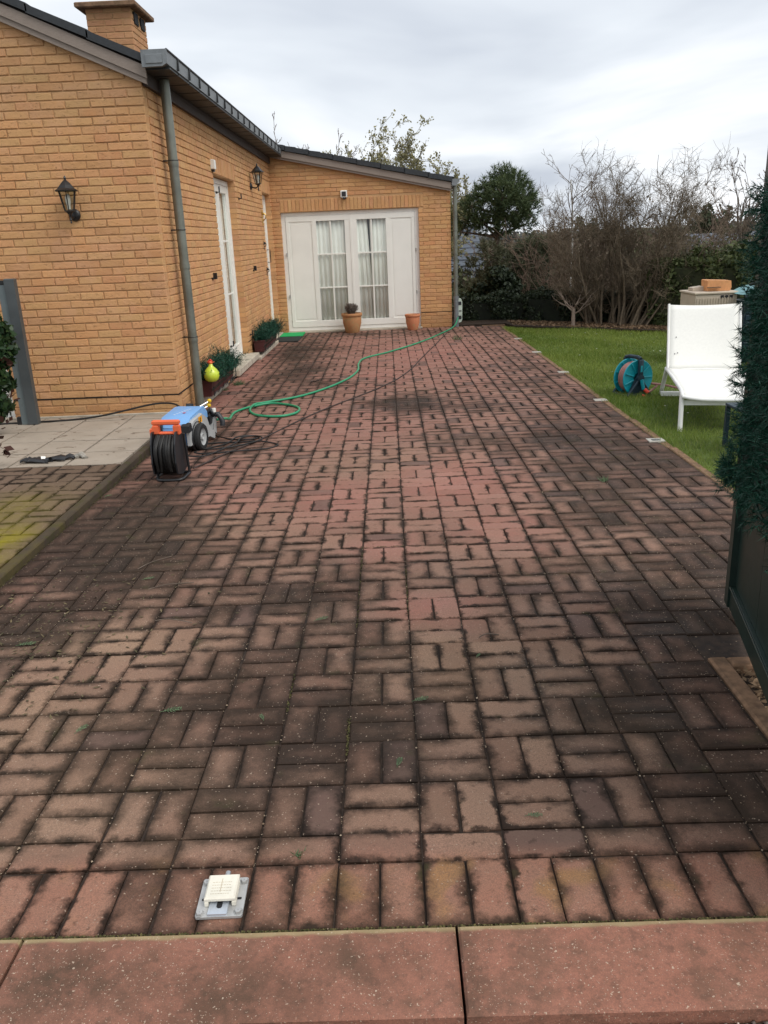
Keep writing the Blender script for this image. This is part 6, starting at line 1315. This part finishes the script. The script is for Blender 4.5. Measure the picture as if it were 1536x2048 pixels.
# garden undergrowth beyond the hedges: brown thickets and bushes, each its own
def thicket(x, y, w, h, label, mat, n=34, leafm=None, nl=0):
    g = ground_z(x, y); r = thing('bare_thicket', (x, y, g), label, 'thicket', 'brown thickets beyond the garden'); tw = Twigs(); tips = []
    for k in range(n): base = np.array([x+random.uniform(-w, w), y+random.gauss(0, w*.3), g]); d = np.array([random.gauss(0, .25), random.gauss(0, .25), 1.0]); branch(tw, base, d/np.linalg.norm(d), (h-g)*random.uniform(.5, .8), .03, 2, tips, .25, .6, (4, 6), .1, 4, .6, .011)
    tw.out('twigs', mat, r)
    if leafm: P = np.array(tips); P = P[rng.integers(0, len(P), nl)]+rng.normal(0, .1, (nl, 3)); V, F, T_ = leaves(P, np.full(nl, .09), elong=1.5); fastmesh('foliage', V, F, leafm, T_, r)
M_BROWNL = leafmat('brown_foliage', (.085, .065, .045), (.20, .16, .11), .8, .2); M_OLIVEL = leafmat('olive_foliage', (.055, .06, .032), (.14, .15, .075), .8, .2)
TK = [(3.7, 19.5, 1.0, .75, 'brown thicket right of the pine', M_BARKR, M_BROWNL), (1.75, 19.5, .4, .05, 'olive thicket behind the white plastic box', M_BARK, M_OLIVEL), (5.4, 21, 1.1, .75, 'brown thicket left of centre behind the huge shrub', M_BARKR, M_BROWNL), (7.4, 22, 1.2, .85, 'olive brown thicket right behind the huge shrub', M_BARK, M_OLIVEL), (9.6, 24, 1.3, .95, 'dull green thicket above the tall hedge', M_BARK, M_OLIVEL), (12.2, 25, 1.3, .75, 'brown thicket above the tall hedge beside the garland', M_BARKR, M_BROWNL), (4.6, 26, 1.3, 1.15, 'far brown thicket behind the birch', M_BARKR, M_BROWNL), (8.2, 30, 1.6, 1.2, 'far brown thicket behind the huge shrub crown', M_BARKR, M_BROWNL), (12.5, 33, 1.8, 1.1, 'far brown thicket beyond the slate roof', M_BARKR, M_BROWNL), (2.5, 21, .5, .35, 'dull thicket between pine and wing gutter', M_BARK, M_OLIVEL), (16.5, 34, 1.8, 1.1, 'far olive thicket at the right', M_BARK, M_OLIVEL)]
for x, y, w, h, lab, bm, lm in TK: thicket(x, y, w, h, lab, bm, 30, lm, 2600)
def far_clump(x, y, w, h, label, mat, dark=False):
    g = ground_z(x, y); r = thing('distant_tree', (x, y, g), label, 'tree', 'distant trees on the plain'); cs = [(x+random.gauss(0, w*.4), y+random.gauss(0, w*.3), g+(h-g)*random.uniform(.35, .95), w*random.uniform(.18, .32)) for _ in range(22)]
    tw = Twigs(); tw.seg(np.array([x, y, g-.2]), np.array([x, y, g+(h-g)*.7]), w*.05, w*.03, 5); tw.out('trunk', M_BARK, r); cloud_leaves('crown', cs, 2200, w*.085, mat, r, 1.3)
far_clump(29.0, 120, 3.0, 3.3, 'dark round tree on the horizon left of the huge shrub stems', M_PINED); far_clump(45.5, 120, 4.2, 3.9, 'dark round conifer on the horizon near the right', M_PINED)
def treeline(y, x0, x1, n, hmin, hmax, mat, size, label):
    P = []; 
    for k in range(n):
        x = random.uniform(x0, x1); h = random.uniform(hmin, hmax); w = random.uniform(2, 6)*size; q = 260; d = rng.normal(size=(q, 3))*np.array([w, w*.5, (h+3.0)*.35]); c = np.array([x, y+random.gauss(0, 6), -3.0+(h+3.0)*.5]); k2 = d[:, 2] < (h+3.0)*.5; P.append(c+d[k2])
    P = np.concatenate(P); V, F, T_ = leaves(P, np.full(len(P), .75*size), elong=1.3); tag(fastmesh('far_wood', V, F, mat, T_), label, 'woodland', kind='stuff')
treeline(75, -5, 60, 60, -.2, .9, M_BROWNL, .6, 'brown far woodland in the valley behind the gardens'); treeline(170, -20, 140, 90, .2, 1.8, leafmat('haze_tinted_wood', (.09, .09, .085), (.16, .155, .14), .9, .2), 1.3, 'brown far woodland along the horizon, greyed in colour for haze')  # distance haze is mixed into the horizon wood's leaf colour, no air volume

n = 130; X = rng.uniform(2.4, 5.5, n); Y = rng.uniform(5, 11.5, n); k = Y < lawn_edge(X); X, Y = X[k], Y[k]; P = np.stack([X, Y, gzv(Y)+.012], 1); V, F, T_ = leaves(P, np.full(len(P), .018), elong=1.1, normal=np.array([0, 0, 1.0]), spread=.3); tag(fastmesh('daisies', V, F, leafmat('daisy_petal', (.6, .6, .5), (.75, .75, .7), .7, .2), T_), 'scattered small pale daisies and fallen petals in the lawn', 'daisies', kind='stuff')
